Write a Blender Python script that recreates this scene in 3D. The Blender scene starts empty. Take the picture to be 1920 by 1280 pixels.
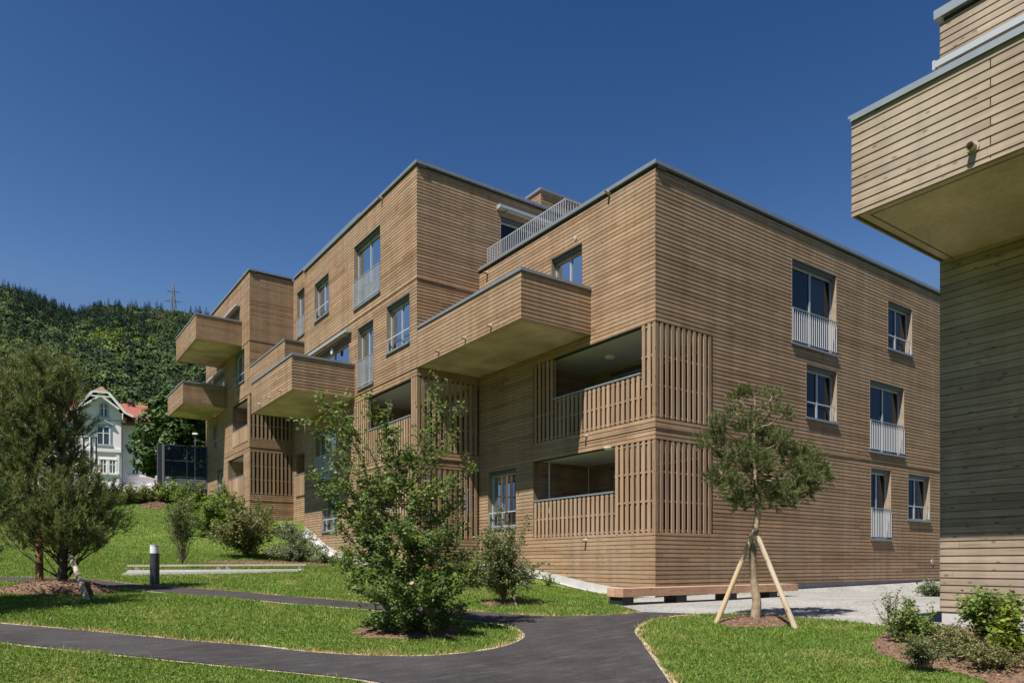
import bpy, math, random
import numpy as np
from mathutils import Vector, Matrix, geometry

random.seed(7)
RNG = np.random.default_rng(7)
SC = bpy.context.scene
COL = SC.collection
PI = math.pi

# ------------------------------------------------------------------ camera frame (world axes follow the building)
F, U0, V0 = 1350.0, 960.0, 1056.0
RV = np.array([0.81633, -0.57759])      # camera right
FV = np.array([0.57759, 0.81633])       # camera forward
CAM = np.array([-13.355, -12.652]); CZ = 1.6

def c2w(X, Y): return CAM[0] + X*RV[0] + Y*FV[0], CAM[1] + X*RV[1] + Y*FV[1]
def w2c(x, y):
    dx, dy = x-CAM[0], y-CAM[1]
    return dx*RV[0]+dy*RV[1], dx*FV[0]+dy*FV[1]
def px_x(u, c):                          # column u on the wall plane x = c  -> y, depth
    d = RV*((u-U0)/F) + FV; t = (c-CAM[0])/d[0]
    return CAM[1]+t*d[1], t
def px_y(u, c):                          # column u on the wall plane y = c  -> x, depth
    d = RV*((u-U0)/F) + FV; t = (c-CAM[1])/d[1]
    return CAM[0]+t*d[0], t
def zat(v, t): return CZ + (V0-v)/F*t

# ------------------------------------------------------------------ small helpers
def tag(o, label=None, cat=None, group=None, kind=None):
    if label: o['label'] = label
    if cat: o['category'] = cat
    if group: o['group'] = group
    if kind: o['kind'] = kind
    return o
BASE = {}
def empty(name, loc, label, cat, group=None, rz=0.0, local=False):
    o = bpy.data.objects.new(name, None); COL.objects.link(o)
    o.location = loc; o.rotation_euler = (0, 0, rz); o.empty_display_size = .3
    BASE[o.name] = Vector((0, 0, 0)) if local else Vector(loc)
    return tag(o, label, cat, group)
def link(name, me, parent=None, loc=None):
    o = bpy.data.objects.new(name, me); COL.objects.link(o)
    if parent: o.parent = parent
    if loc is not None: o.location = loc
    BASE[o.name] = BASE[parent.name] if parent else Vector(loc if loc is not None else (0, 0, 0))
    return o

class MB:
    """collects polygons, builds ONE mesh object; uv = metres along grain, metres across"""
    def __init__(s): s.v = []; s.f = []; s.uv = []; s.m = []; s.r = []
    def face(s, pts, uv=None, m=0, r=0.0):
        i = len(s.v); s.v += [tuple(p) for p in pts]; s.f.append(tuple(range(i, i+len(pts))))
        if uv is None:
            a, b, c = Vector(pts[0]), Vector(pts[1]), Vector(pts[2]); n = (b-a).cross(c-a)
            ax = max(range(3), key=lambda k: abs(n[k]))
            o = [(1, 2), (0, 2), (0, 1)][ax]
            uv = [(p[o[0]]+r*17.3, p[o[1]]) for p in pts]
        s.uv.append(uv); s.m.append(m); s.r.append(r)
    def box(s, x0, x1, y0, y1, z0, z1, m=0, r=None, vert=False):
        if x0 > x1: x0, x1 = x1, x0
        if y0 > y1: y0, y1 = y1, y0
        if r is None: r = random.random()
        c = [(x0,y0,z0),(x1,y0,z0),(x1,y1,z0),(x0,y1,z0),(x0,y0,z1),(x1,y0,z1),(x1,y1,z1),(x0,y1,z1)]
        for q, ax in (((3,2,1,0),2),((4,5,6,7),2),((0,1,5,4),1),((2,3,7,6),1),((1,2,6,5),0),((3,0,4,7),0)):
            p = [c[k] for k in q]; o = [(1,2),(0,2),(0,1)][ax]
            uv = [((w[o[1]], w[o[0]]) if vert else (w[o[0]], w[o[1]])) for w in p]
            uv = [(a+r*17.3, b+r*3.1) for a, b in uv]
            s.face(p, uv, m, r)
    def obox(s, p0, p1, w, h, m=0, up=Vector((0,0,1))):
        a, b = Vector(p0), Vector(p1); d = (b-a).normalized()
        if abs(d.dot(up)) > .99: up = Vector((1,0,0))
        sd = d.cross(up).normalized()*w/2; uu = sd.cross(d).normalized()*h/2
        c = [a-sd-uu, a+sd-uu, a+sd+uu, a-sd+uu, b-sd-uu, b+sd-uu, b+sd+uu, b-sd+uu]; L = (b-a).length
        r = random.random()
        for q in ((0,1,2,3),(7,6,5,4),(1,0,4,5),(3,2,6,7),(2,1,5,6),(0,3,7,4)):
            s.face([c[k] for k in q], [(0,0),(0,.1),(L,.1),(L,0)] if q[2] > 3 else None, m, r)
    def tube(s, pts, rad, n=8, m=0, cap=True):
        pts = [Vector(p) for p in pts]; rings = []; r0 = random.random()
        ref = Vector((.31, .17, .93)); L = [0]
        for i in range(1, len(pts)): L.append(L[-1]+(pts[i]-pts[i-1]).length)
        for i, p in enumerate(pts):
            d = (pts[min(i+1, len(pts)-1)]-pts[max(i-1, 0)]).normalized()
            rf = ref if abs(d.dot(ref)) < .95 else Vector((1, 0, 0))
            a = d.cross(rf).normalized(); b = d.cross(a)
            rings.append([p + a*math.cos(2*PI*k/n)*rad[i] + b*math.sin(2*PI*k/n)*rad[i] for k in range(n)])
        for i in range(len(pts)-1):
            for k in range(n):
                k2 = (k+1) % n
                s.face([rings[i][k], rings[i][k2], rings[i+1][k2], rings[i+1][k]],
                       [(L[i], k/n*.3), (L[i], (k+1)/n*.3), (L[i+1], (k+1)/n*.3), (L[i+1], k/n*.3)], m, r0)
        if cap:
            s.face(rings[0][::-1], None, m, r0); s.face(rings[-1], None, m, r0)
    def lathe(s, c, prof, n=20, m=0):
        c = Vector(c)
        for i in range(len(prof)-1):
            (r0, z0), (r1, z1) = prof[i], prof[i+1]
            for k in range(n):
                a, b = 2*PI*k/n, 2*PI*(k+1)/n
                q = [c+Vector((r0*math.cos(a), r0*math.sin(a), z0)), c+Vector((r0*math.cos(b), r0*math.sin(b), z0)),
                     c+Vector((r1*math.cos(b), r1*math.sin(b), z1)), c+Vector((r1*math.cos(a), r1*math.sin(a), z1))]
                if r0 < 1e-6: q = [q[0], q[2], q[3]]
                elif r1 < 1e-6: q = q[:3]
                s.face(q, None, m, .5)
    def build(s, name, mats, parent=None, loc=None, smooth=False):
        off = BASE[parent.name] if parent else Vector(loc if loc is not None else (0, 0, 0))
        me = bpy.data.meshes.new(name)
        me.from_pydata([(a-off.x, b-off.y, c-off.z) for a, b, c in s.v], [], s.f)
        if not isinstance(mats, (list, tuple)): mats = [mats]
        for m in mats: me.materials.append(m)
        me.polygons.foreach_set('material_index', s.m)
        uvl = me.uv_layers.new(name='UVMap')
        uvl.data.foreach_set('uv', np.array([c for f in s.uv for c in f], dtype=np.float32).ravel())
        at = me.attributes.new('rnd', 'FLOAT', 'FACE'); at.data.foreach_set('value', np.array(s.r, dtype=np.float32))
        if smooth: me.polygons.foreach_set('use_smooth', [True]*len(s.f))
        me.update()
        return link(name, me, parent, None if parent else (loc if loc is not None else (0, 0, 0)))

def np_obj(name, V, Fc, mat, parent=None, loc=None, tint=None, smooth=False):
    off = BASE[parent.name] if parent else Vector(loc if loc is not None else (0, 0, 0))
    V = np.ascontiguousarray(V - np.array(off), dtype=np.float32); Fc = np.ascontiguousarray(Fc, dtype=np.int32)
    me = bpy.data.meshes.new(name); m, k = Fc.shape
    me.vertices.add(len(V)); me.vertices.foreach_set('co', V.ravel())
    me.loops.add(m*k); me.loops.foreach_set('vertex_index', Fc.ravel())
    me.polygons.add(m); me.polygons.foreach_set('loop_start', np.arange(0, m*k, k, dtype=np.int32))
    me.update(calc_edges=True)
    if tint is not None:
        at = me.attributes.new('tint', 'FLOAT_COLOR', 'POINT')
        c = np.ones((len(V), 4), np.float32); c[:, :3] = tint; at.data.foreach_set('color', c.ravel())
    if smooth: me.polygons.foreach_set('use_smooth', np.ones(m, bool))
    me.materials.append(mat)
    return link(name, me, parent, None if parent else (loc if loc is not None else (0, 0, 0)))

# ------------------------------------------------------------------ materials
def new_mat(name):
    m = bpy.data.materials.new(name); m.use_nodes = True
    nt = m.node_tree; bs = nt.nodes['Principled BSDF']
    return m, nt, bs
def N(nt, typ, **kw):
    n = nt.nodes.new(typ)
    for k, v in kw.items(): setattr(n, k, v)
    return n
def ramp(nt, stops, interp='LINEAR'):
    r = N(nt, 'ShaderNodeValToRGB'); e = r.color_ramp.elements; r.color_ramp.interpolation = interp
    while len(e) < len(stops): e.new(.5)
    for k, (p, c) in enumerate(stops):
        e[k].position = p; e[k].color = (*c, 1) if len(c) == 3 else c
    return r
def mixc(nt, a, b, fac, mode='MIX'):
    n = N(nt, 'ShaderNodeMix', data_type='RGBA', blend_type=mode); L = nt.links
    for sock, val in ((n.inputs[0], fac), (n.inputs[6], a), (n.inputs[7], b)):
        if hasattr(val, 'links'): L.new(val, sock)
        else: sock.default_value = val if not isinstance(val, tuple) else (*val, 1)
    return n.outputs[2]

def wood(name, light, dark, grey, rough=.75, knots=True, contrast=1.0):
    m, nt, bs = new_mat(name); L = nt.links
    uv = N(nt, 'ShaderNodeUVMap', uv_map='UVMap'); rn = N(nt, 'ShaderNodeAttribute', attribute_name='rnd')
    mp = N(nt, 'ShaderNodeMapping'); mp.inputs['Scale'].default_value = (1.6, 26, 1)
    L.new(uv.outputs[0], mp.inputs[0])
    g = N(nt, 'ShaderNodeTexNoise'); g.inputs['Scale'].default_value = 1.0; g.inputs['Detail'].default_value = 5; g.inputs['Roughness'].default_value = .65
    L.new(mp.outputs[0], g.inputs['Vector'])
    gr = ramp(nt, [(.28, tuple(c*.82 for c in dark)), (.5, tuple((a+b)/2 for a, b in zip(dark, light))), (.72, light)]); L.new(g.outputs[0], gr.inputs[0])
    # board to board tone
    rr = ramp(nt, [(0, (.68, .65, .62)), (.2, (.86, .84, .82)), (.55, (1.0, .985, .965)), (.85, (1.14, 1.125, 1.095)), (1, (.76, .70, .65))])
    L.new(rn.outputs['Fac'], rr.inputs[0])
    c = mixc(nt, gr.outputs[0], rr.outputs[0], contrast, 'MULTIPLY')
    # weathering: large soft patches towards grey
    tc = N(nt, 'ShaderNodeTexCoord'); w = N(nt, 'ShaderNodeTexNoise'); w.inputs['Scale'].default_value = .55; w.inputs['Detail'].default_value = 6
    L.new(tc.outputs['Object'], w.inputs['Vector'])
    wr = ramp(nt, [(.38, (0, 0, 0)), (.68, (.55, .55, .55))]); L.new(w.outputs[0], wr.inputs[0])
    c = mixc(nt, c, grey, wr.outputs[0])
    ms = N(nt, 'ShaderNodeMapping'); ms.inputs['Scale'].default_value = (2.6, 2.6, .16); L.new(tc.outputs['Object'], ms.inputs[0])
    st = N(nt, 'ShaderNodeTexNoise'); st.inputs['Scale'].default_value = 1.0; st.inputs['Detail'].default_value = 6; st.inputs['Roughness'].default_value = .6; L.new(ms.outputs[0], st.inputs['Vector'])
    sr = ramp(nt, [(.35, (.84, .83, .82)), (.62, (1.05, 1.04, 1.03))]); L.new(st.outputs[0], sr.inputs[0])
    c = mixc(nt, c, sr.outputs[0], 1.0, 'MULTIPLY')
    if knots:
        mk = N(nt, 'ShaderNodeMapping'); mk.inputs['Scale'].default_value = (4.2, 9, 1); L.new(uv.outputs[0], mk.inputs[0])
        vo = N(nt, 'ShaderNodeTexVoronoi'); vo.inputs['Scale'].default_value = 1.0; L.new(mk.outputs[0], vo.inputs['Vector'])
        kr = ramp(nt, [(.08, (.40, .30, .24)), (.19, (1, 1, 1))]); L.new(vo.outputs['Distance'], kr.inputs[0])
        c = mixc(nt, c, kr.outputs[0], .8, 'MULTIPLY')
    L.new(c, bs.inputs['Base Color']); bs.inputs['Roughness'].default_value = rough
    bs.inputs['Specular IOR Level'].default_value = .25
    bp = N(nt, 'ShaderNodeBump'); bp.inputs['Strength'].default_value = .25; bp.inputs['Distance'].default_value = .004
    L.new(g.outputs[0], bp.inputs['Height']); L.new(bp.outputs[0], bs.inputs['Normal'])
    return m

def plain(name, col, rough=.5, metal=0.0, noise=None, amt=.15, spec=.5, bump=0):
    m, nt, bs = new_mat(name); L = nt.links
    bs.inputs['Base Color'].default_value = (*col, 1); bs.inputs['Roughness'].default_value = rough
    bs.inputs['Metallic'].default_value = metal; bs.inputs['Specular IOR Level'].default_value = spec
    if noise:
        tc = N(nt, 'ShaderNodeTexCoord'); n = N(nt, 'ShaderNodeTexNoise'); n.inputs['Scale'].default_value = noise
        n.inputs['Detail'].default_value = 7; n.inputs['Roughness'].default_value = .6
        L.new(tc.outputs['Object'], n.inputs['Vector'])
        a = tuple(max(0, c*(1-amt)) for c in col); b = tuple(min(1, c*(1+amt)) for c in col)
        r = ramp(nt, [(.3, a), (.7, b)]); L.new(n.outputs[0], r.inputs[0]); L.new(r.outputs[0], bs.inputs['Base Color'])
        if bump:
            bp = N(nt, 'ShaderNodeBump'); bp.inputs['Strength'].default_value = bump; bp.inputs['Distance'].default_value = .02
            L.new(n.outputs[0], bp.inputs['Height']); L.new(bp.outputs[0], bs.inputs['Normal'])
    return m

def leafmat(name, stops, trans=.35, rough=.5, tint=False, spec=.3):
    m, nt, bs = new_mat(name); L = nt.links
    ge = N(nt, 'ShaderNodeNewGeometry'); r = ramp(nt, stops); L.new(ge.outputs['Random Per Island'], r.inputs[0])
    c = r.outputs[0]
    if tint:
        at = N(nt, 'ShaderNodeAttribute', attribute_name='tint'); c = mixc(nt, at.outputs['Color'], c, 1.0, 'MULTIPLY')
    L.new(c, bs.inputs['Base Color']); bs.inputs['Roughness'].default_value = rough; bs.inputs['Specular IOR Level'].default_value = spec
    tr = N(nt, 'ShaderNodeBsdfTranslucent'); mx = N(nt, 'ShaderNodeMixShader'); mx.inputs[0].default_value = trans
    c2 = mixc(nt, c, (1.25, 1.2, .45), .7, 'MULTIPLY'); L.new(c2, tr.inputs[0])
    out = nt.nodes['Material Output']; L.new(bs.outputs[0], mx.inputs[1]); L.new(tr.outputs[0], mx.inputs[2]); L.new(mx.outputs[0], out.inputs[0])
    return m

def glassmat(name, tint=(.48, .52, .54), refl=1.6):
    m, nt, bs = new_mat(name); L = nt.links; nt.nodes.remove(bs)
    fr = N(nt, 'ShaderNodeFresnel'); fr.inputs[0].default_value = refl
    t = N(nt, 'ShaderNodeBsdfTransparent'); t.inputs[0].default_value = (*tint, 1)
    g = N(nt, 'ShaderNodeBsdfGlossy'); g.inputs['Roughness'].default_value = .01; g.inputs[0].default_value = (.74, .76, .79, 1)
    # slight pane distortion
    tc = N(nt, 'ShaderNodeTexCoord'); n = N(nt, 'ShaderNodeTexNoise'); n.inputs['Scale'].default_value = .9
    bp = N(nt, 'ShaderNodeBump'); bp.inputs['Strength'].default_value = .03; bp.inputs['Distance'].default_value = .05
    L.new(tc.outputs['Object'], n.inputs['Vector']); L.new(n.outputs[0], bp.inputs['Height']); L.new(bp.outputs[0], g.inputs['Normal'])
    mx = N(nt, 'ShaderNodeMixShader'); L.new(fr.outputs[0], mx.inputs[0]); L.new(t.outputs[0], mx.inputs[1]); L.new(g.outputs[0], mx.inputs[2])
    L.new(mx.outputs[0], nt.nodes['Material Output'].inputs[0])
    return m

M = {}
M['clad'] = wood('brown_cladding', (.405, .270, .170), (.280, .180, .108), (.35, .260, .182))
M['clad_pale'] = wood('weathered_cladding', (.405, .318, .238), (.235, .172, .124), (.40, .34, .275))
M['slat'] = wood('slat_wood', (.43, .295, .195), (.32, .21, .135), (.40, .295, .21), knots=False)
M['bench'] = wood('bench_larch', (.60, .375, .25), (.45, .255, .16), (.55, .37, .26), contrast=.6)
M['stake'] = wood('peeled_stake', (.55, .42, .26), (.38, .27, .15), (.45, .38, .29), knots=True)
M['stake_dark'] = wood('old_stake', (.30, .17, .08), (.18, .09, .04), (.25, .17, .1))
M['plank'] = wood('pale_plank', (.52, .44, .32), (.38, .31, .22), (.5, .46, .4))
M['soffit'] = plain('balcony_concrete', (.56, .44, .38), .85, noise=1.1, amt=.2)
def _stain(m):
    nt = m.node_tree; L = nt.links; bs = nt.nodes['Principled BSDF']; src = bs.inputs['Base Color'].links[0].from_socket
    tc = N(nt, 'ShaderNodeTexCoord'); n = N(nt, 'ShaderNodeTexNoise'); n.inputs['Scale'].default_value = .45; n.inputs['Detail'].default_value = 9; n.inputs['Distortion'].default_value = 1.2
    v = N(nt, 'ShaderNodeTexNoise'); v.inputs['Scale'].default_value = 22; v.inputs['Detail'].default_value = 4
    L.new(tc.outputs['Object'], n.inputs['Vector']); L.new(tc.outputs['Object'], v.inputs['Vector'])
    r = ramp(nt, [(.38, (.72, .70, .66)), (.62, (1.06, 1.05, 1.03))]); L.new(n.outputs[0], r.inputs[0]); r2 = ramp(nt, [(.3, (.88, .88, .87)), (.65, (1.05, 1.05, 1.05))]); L.new(v.outputs[0], r2.inputs[0])
    c = mixc(nt, src, r.outputs[0], 1.0, 'MULTIPLY'); c = mixc(nt, c, r2.outputs[0], 1.0, 'MULTIPLY'); L.new(c, bs.inputs['Base Color'])
_stain(M['soffit'])
M['concrete'] = plain('plinth_concrete', (.46, .45, .43), .85, noise=2.0, amt=.12)
M['slab'] = plain('dark_plinth', (.30, .30, .31), .85, noise=2.0, amt=.12)
M['metal'] = plain('zinc_coping', (.30, .325, .35), .45, .5, noise=3, amt=.08)
M['alu'] = plain('window_aluminium', (.50, .52, .54), .4, .35)
M['rail'] = plain('railing_steel', (.58, .60, .63), .4, .3)
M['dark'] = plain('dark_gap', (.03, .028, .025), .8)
M['anthracite'] = plain('anthracite_paint', (.045, .05, .06), .45, noise=8, amt=.1)
M['steel_dark'] = plain('dark_steel', (.02, .02, .022), .5)
M['plaster'] = plain('interior_plaster', (.50, .49, .46), .9)
M['ceil'] = plain('loggia_ceiling', (.54, .525, .505), .85, noise=1.2, amt=.06)
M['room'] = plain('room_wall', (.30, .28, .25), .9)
M['curtain'] = plain('curtain_cloth', (.36, .345, .32), .9, noise=5, amt=.2)
M['blind'] = plain('blind_cloth', (.55, .56, .55), .8)
M['reveal'] = plain('reveal_wood', (.33, .255, .185), .7, noise=6, amt=.15)
M['reveal_dark'] = plain('reveal_metal', (.12, .125, .13), .5, .3)
M['lampglass'] = plain('opal_glass', (.85, .85, .82), .35)
M['white'] = plain('white_paint', (.80, .80, .78), .5, noise=1.5, amt=.06)
M['soft_white'] = plain('star_paint', (.6, .52, .5), .7)
M['awning'] = plain('awning_cloth', (.52, .52, .50), .8)
M['glass'] = glassmat('window_glass')
M['glass_far'] = plain('far_glass', (.05, .06, .075), .1, 0, spec=.8)
M['glass_dark'] = glassmat('loggia_glass', (.25, .27, .28), 1.22)
M['screen_glass'] = glassmat('screen_glass', (.30, .31, .35), 1.35)
M['villa'] = plain('villa_plaster', (.84, .76, .785), .9, noise=.8, amt=.06)
M['villa_grey'] = plain('villa_trim', (.36, .42, .50), .8)
M['villa_wood'] = plain('eave_wood', (.13, .075, .045), .8)
M['bark'] = plain('bark', (.11, .085, .065), .9, noise=14, amt=.5, bump=.6)
M['bark_pale'] = plain('pale_bark', (.30, .225, .15), .9, noise=11, amt=.4, bump=.5)
M['bark_dark'] = plain('dark_bark', (.06, .052, .05), .9, noise=16, amt=.5, bump=.6)
M['twig'] = plain('twig_bark', (.17, .13, .085), .85, noise=10, amt=.3)
M['pebble'] = plain('pebble_white', (.66, .65, .62), .85, noise=28, amt=.35, bump=.8)
M['pylon'] = plain('pylon_steel', (.16, .17, .2), .6, .3)
M['lens'] = plain('bollard_lens', (.82, .82, .82), .35)

def tilemat():
    m, nt, bs = new_mat('red_roof_tiles'); L = nt.links
    tc = N(nt, 'ShaderNodeTexCoord'); b = N(nt, 'ShaderNodeTexBrick')
    b.inputs['Scale'].default_value = 1.0; b.inputs['Brick Width'].default_value = .38; b.inputs['Row Height'].default_value = .42
    b.inputs['Mortar Size'].default_value = .05
    b.inputs['Color1'].default_value = (.42, .13, .075, 1); b.inputs['Color2'].default_value = (.30, .09, .055, 1); b.inputs['Mortar'].default_value = (.15, .05, .035, 1)
    L.new(tc.outputs['UV'], b.inputs['Vector']); L.new(b.outputs[0], bs.inputs['Base Color']); bs.inputs['Roughness'].default_value = .8
    return m
M['tiles'] = tilemat()
M['tiles_brown'] = plain('brown_roof_tiles', (.22, .13, .10), .8, noise=3, amt=.3)

M['maple'] = leafmat('maple_leaf', [(0, (.072, .115, .040)), (.5, (.14, .20, .068)), (.85, (.215, .285, .10)), (1, (.30, .35, .11))], .44)
M['shrub_dull'] = leafmat('dull_leaf', [(0, (.07, .10, .042)), (.5, (.135, .175, .068)), (1, (.22, .24, .10))], .3)
M['shrub_olive'] = leafmat('olive_leaf', [(0, (.085, .11, .04)), (.5, (.17, .19, .07)), (1, (.29, .26, .10))], .3)
M['shrub_lime'] = leafmat('lime_leaf', [(0, (.10, .155, .02)), (.5, (.19, .26, .03)), (1, (.30, .34, .05))], .4)
M['shrub_fresh'] = leafmat('fresh_leaf', [(0, (.085, .14, .034)), (.5, (.16, .235, .055)), (1, (.26, .33, .09))], .4)
M['shrub_grey'] = leafmat('grey_leaf', [(0, (.11, .15, .085)), (.5, (.17, .21, .125)), (1, (.25, .29, .18))], .25)
M['dark_leaf'] = leafmat('dark_leaf', [(0, (.022, .046, .012)), (.5, (.050, .092, .020)), (1, (.11, .165, .036))], .25)
M['needle'] = leafmat('pine_needle', [(0, (.07, .10, .040)), (.5, (.14, .175, .068)), (1, (.25, .27, .115))], .3, .45)
M['needle_dark'] = leafmat('dark_pine_needle', [(0, (.065, .10, .040)), (.5, (.15, .195, .075)), (.85, (.27, .29, .125)), (1, (.42, .37, .18))], .32, .4)
M['forest'] = leafmat('forest_leaf', [(0, (.72, .72, .72)), (.5, (.95, .95, .92)), (1, (1.2, 1.18, 1.1))], .08, .8, tint=True, spec=.05)
M['grass'] = leafmat('grass_blade', [(0, (.65, .65, .6)), (.5, (1, 1, 1)), (1, (1.45, 1.35, 1.2))], .35, .55, tint=True, spec=.25)
M['chip'] = leafmat('bark_chip', [(0, (.10, .055, .032)), (.4, (.22, .125, .075)), (.8, (.34, .21, .13)), (1, (.52, .38, .25))], 0.0, .85)

def groundmat():
    m, nt, bs = new_mat('lawn_soil'); L = nt.links
    tc = N(nt, 'ShaderNodeTexCoord')
    a = N(nt, 'ShaderNodeTexNoise'); a.inputs['Scale'].default_value = .35; a.inputs['Detail'].default_value = 6
    b = N(nt, 'ShaderNodeTexNoise'); b.inputs['Scale'].default_value = 9; b.inputs['Detail'].default_value = 8; b.inputs['Roughness'].default_value = .75
    L.new(tc.outputs['Object'], a.inputs['Vector']); L.new(tc.outputs['Object'], b.inputs['Vector'])
    r1 = ramp(nt, [(.35, (.105, .165, .030)), (.65, (.165, .215, .050))]); L.new(a.outputs[0], r1.inputs[0])
    r2 = ramp(nt, [(.3, (.5, .5, .5)), (.7, (1.3, 1.3, 1.2))]); L.new(b.outputs[0], r2.inputs[0])
    c = mixc(nt, r1.outputs[0], r2.outputs[0], 1.0, 'MULTIPLY')
    L.new(c, bs.inputs['Base Color']); bs.inputs['Roughness'].default_value = .95; bs.inputs['Specular IOR Level'].default_value = .1
    bp = N(nt, 'ShaderNodeBump'); bp.inputs['Strength'].default_value = .6; bp.inputs['Distance'].default_value = .04
    L.new(b.outputs[0], bp.inputs['Height']); L.new(bp.outputs[0], bs.inputs['Normal'])
    return m
M['ground'] = groundmat()
def asphaltmat():
    m, nt, bs = new_mat('asphalt'); L = nt.links
    tc = N(nt, 'ShaderNodeTexCoord')
    a = N(nt, 'ShaderNodeTexNoise'); a.inputs['Scale'].default_value = .8; a.inputs['Detail'].default_value = 9; a.inputs['Roughness'].default_value = .7
    b = N(nt, 'ShaderNodeTexNoise'); b.inputs['Scale'].default_value = 48; b.inputs['Detail'].default_value = 8; b.inputs['Roughness'].default_value = .8
    mp = N(nt, 'ShaderNodeMapping'); mp.inputs['Rotation'].default_value = (0, 0, .62); mp.inputs['Scale'].default_value = (.8, 5, 1)
    s = N(nt, 'ShaderNodeTexNoise'); s.inputs['Scale'].default_value = 2.2; s.inputs['Detail'].default_value = 9; s.inputs['Roughness'].default_value = .75
    L.new(tc.outputs['Object'], a.inputs['Vector']); L.new(tc.outputs['Object'], b.inputs['Vector'])
    L.new(tc.outputs['Object'], mp.inputs[0]); L.new(mp.outputs[0], s.inputs['Vector'])
    r1 = ramp(nt, [(.3, (.034, .030, .031)), (.5, (.052, .046, .047)), (.7, (.070, .063, .063))]); L.new(a.outputs[0], r1.inputs[0])
    r2 = ramp(nt, [(.32, (.5, .5, .5)), (.55, (1, 1, 1)), (.70, (2.3, 2.25, 2.15))]); L.new(b.outputs[0], r2.inputs[0])
    c = mixc(nt, r1.outputs[0], r2.outputs[0], 1.0, 'MULTIPLY')
    r3 = ramp(nt, [(.50, (0, 0, 0)), (.72, (.42, .42, .42))]); L.new(s.outputs[0], r3.inputs[0])
    c = mixc(nt, c, (.17, .155, .15), r3.outputs[0])
    L.new(c, bs.inputs['Base Color']); bs.inputs['Roughness'].default_value = .85; bs.inputs['Specular IOR Level'].default_value = .25
    bp = N(nt, 'ShaderNodeBump'); bp.inputs['Strength'].default_value = .5; bp.inputs['Distance'].default_value = .006
    L.new(b.outputs[0], bp.inputs['Height']); L.new(bp.outputs[0], bs.inputs['Normal'])
    return m
M['asphalt'] = asphaltmat()
def gravelmat(name, base, spread):
    m, nt, bs = new_mat(name); L = nt.links
    tc = N(nt, 'ShaderNodeTexCoord'); v = N(nt, 'ShaderNodeTexVoronoi'); v.inputs['Scale'].default_value = 42
    L.new(tc.outputs['Object'], v.inputs['Vector'])
    r = ramp(nt, [(0, tuple(c*(1-spread) for c in base)), (.5, base), (1, tuple(min(.9, c*(1+spread)) for c in base))])
    sp = N(nt, 'ShaderNodeSeparateColor'); L.new(v.outputs['Color'], sp.inputs[0]); L.new(sp.outputs[0], r.inputs[0])
    n = N(nt, 'ShaderNodeTexNoise'); n.inputs['Scale'].default_value = .9; n.inputs['Detail'].default_value = 6; L.new(tc.outputs['Object'], n.inputs['Vector'])
    r2 = ramp(nt, [(.35, (.85, .85, .85)), (.65, (1.08, 1.07, 1.05))]); L.new(n.outputs[0], r2.inputs[0])
    c = mixc(nt, r.outputs[0], r2.outputs[0], 1.0, 'MULTIPLY')
    L.new(c, bs.inputs['Base Color']); bs.inputs['Roughness'].default_value = .9
    bp = N(nt, 'ShaderNodeBump'); bp.inputs['Strength'].default_value = .7; bp.inputs['Distance'].default_value = .01
    L.new(v.outputs['Distance'], bp.inputs['Height']); L.new(bp.outputs[0], bs.inputs['Normal'])
    return m
M['gravel'] = gravelmat('forecourt_gravel', (.31, .30, .285), .42)
M['stone'] = gravelmat('white_stone', (.50, .49, .47), .35)
M['sandedge'] = gravelmat('sandy_edge', (.46, .38, .27), .4)
M['soil'] = plain('mulch_soil', (.16, .095, .06), .95, noise=16, amt=.6, bump=.8)

# ------------------------------------------------------------------ terrain (thin plate spline through surveyed points, camera frame)
CP = np.array([
 (0,0,-1.5),(-8,1,-1.2),(8,1,-1.45),(0,5,-1.36),(0,8,-1.25),(-6.5,9.2,-.90),(-2.7,8.6,-1.18),(4,8,-1.24),(10,8,-1.2),(-1.5,10.9,-1.0),
 (4,12.2,-.985),(2.2,14.4,-.85),(7,17.8,-.81),(10.9,23.2,-.88),(14,26,-.80),(10,13,-.9),(6.5,10.6,-.97),(20,20,-.8),(1.0,13.5,-.90),(3,16.5,-.83),
 (-2.84,13.7,-.76),(-8.4,17,-.50),(-9.0,14.5,-.54),(-13.2,18.6,-.38),(-15,12,-.45),(-14,8,-.75),(0,14.6,-.82),
 (2.56,19.5,-.83),(.78,22.0,-.42),(-3.08,23.3,-.22),(-3.6,20.0,-.22),(-7.0,28.4,.24),(-8.6,31.2,1.25),(-6,24.5,-.08),(-8,30.2,.75),(-11,28,.45),
 (-12.3,40.5,2.4),(-14.2,38.8,2.3),(-20.2,47.5,4.5),(-10.8,22,-.07),(-16,22.5,-.05),(-21,40,2.95),(-15,31,1.25),(-22,48,4.6),(-28,40,3.0),
 (-30,55,5.2),(-22,58,5.4),(-26,22,-.2),(-40,30,1.2),(-40,52,5.0),(16,34,0),(20,45,1),(0,50,3),(28,30,-.4),(-18,36,2.15)], float)
def _tps_fit(P):
    X = P[:, :2]/10.0; d = np.linalg.norm(X[:, None]-X[None], axis=2); n = len(X)
    K = np.where(d > 0, d*d*np.log(np.maximum(d, 1e-9)), 0) + np.eye(n)*.004
    Pm = np.hstack([np.ones((n, 1)), X]); A = np.zeros((n+3, n+3)); A[:n, :n] = K; A[:n, n:] = Pm; A[n:, :n] = Pm.T
    return X, np.linalg.solve(A, np.concatenate([P[:, 2], np.zeros(3)]))
TX, TW = _tps_fit(CP)
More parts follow.
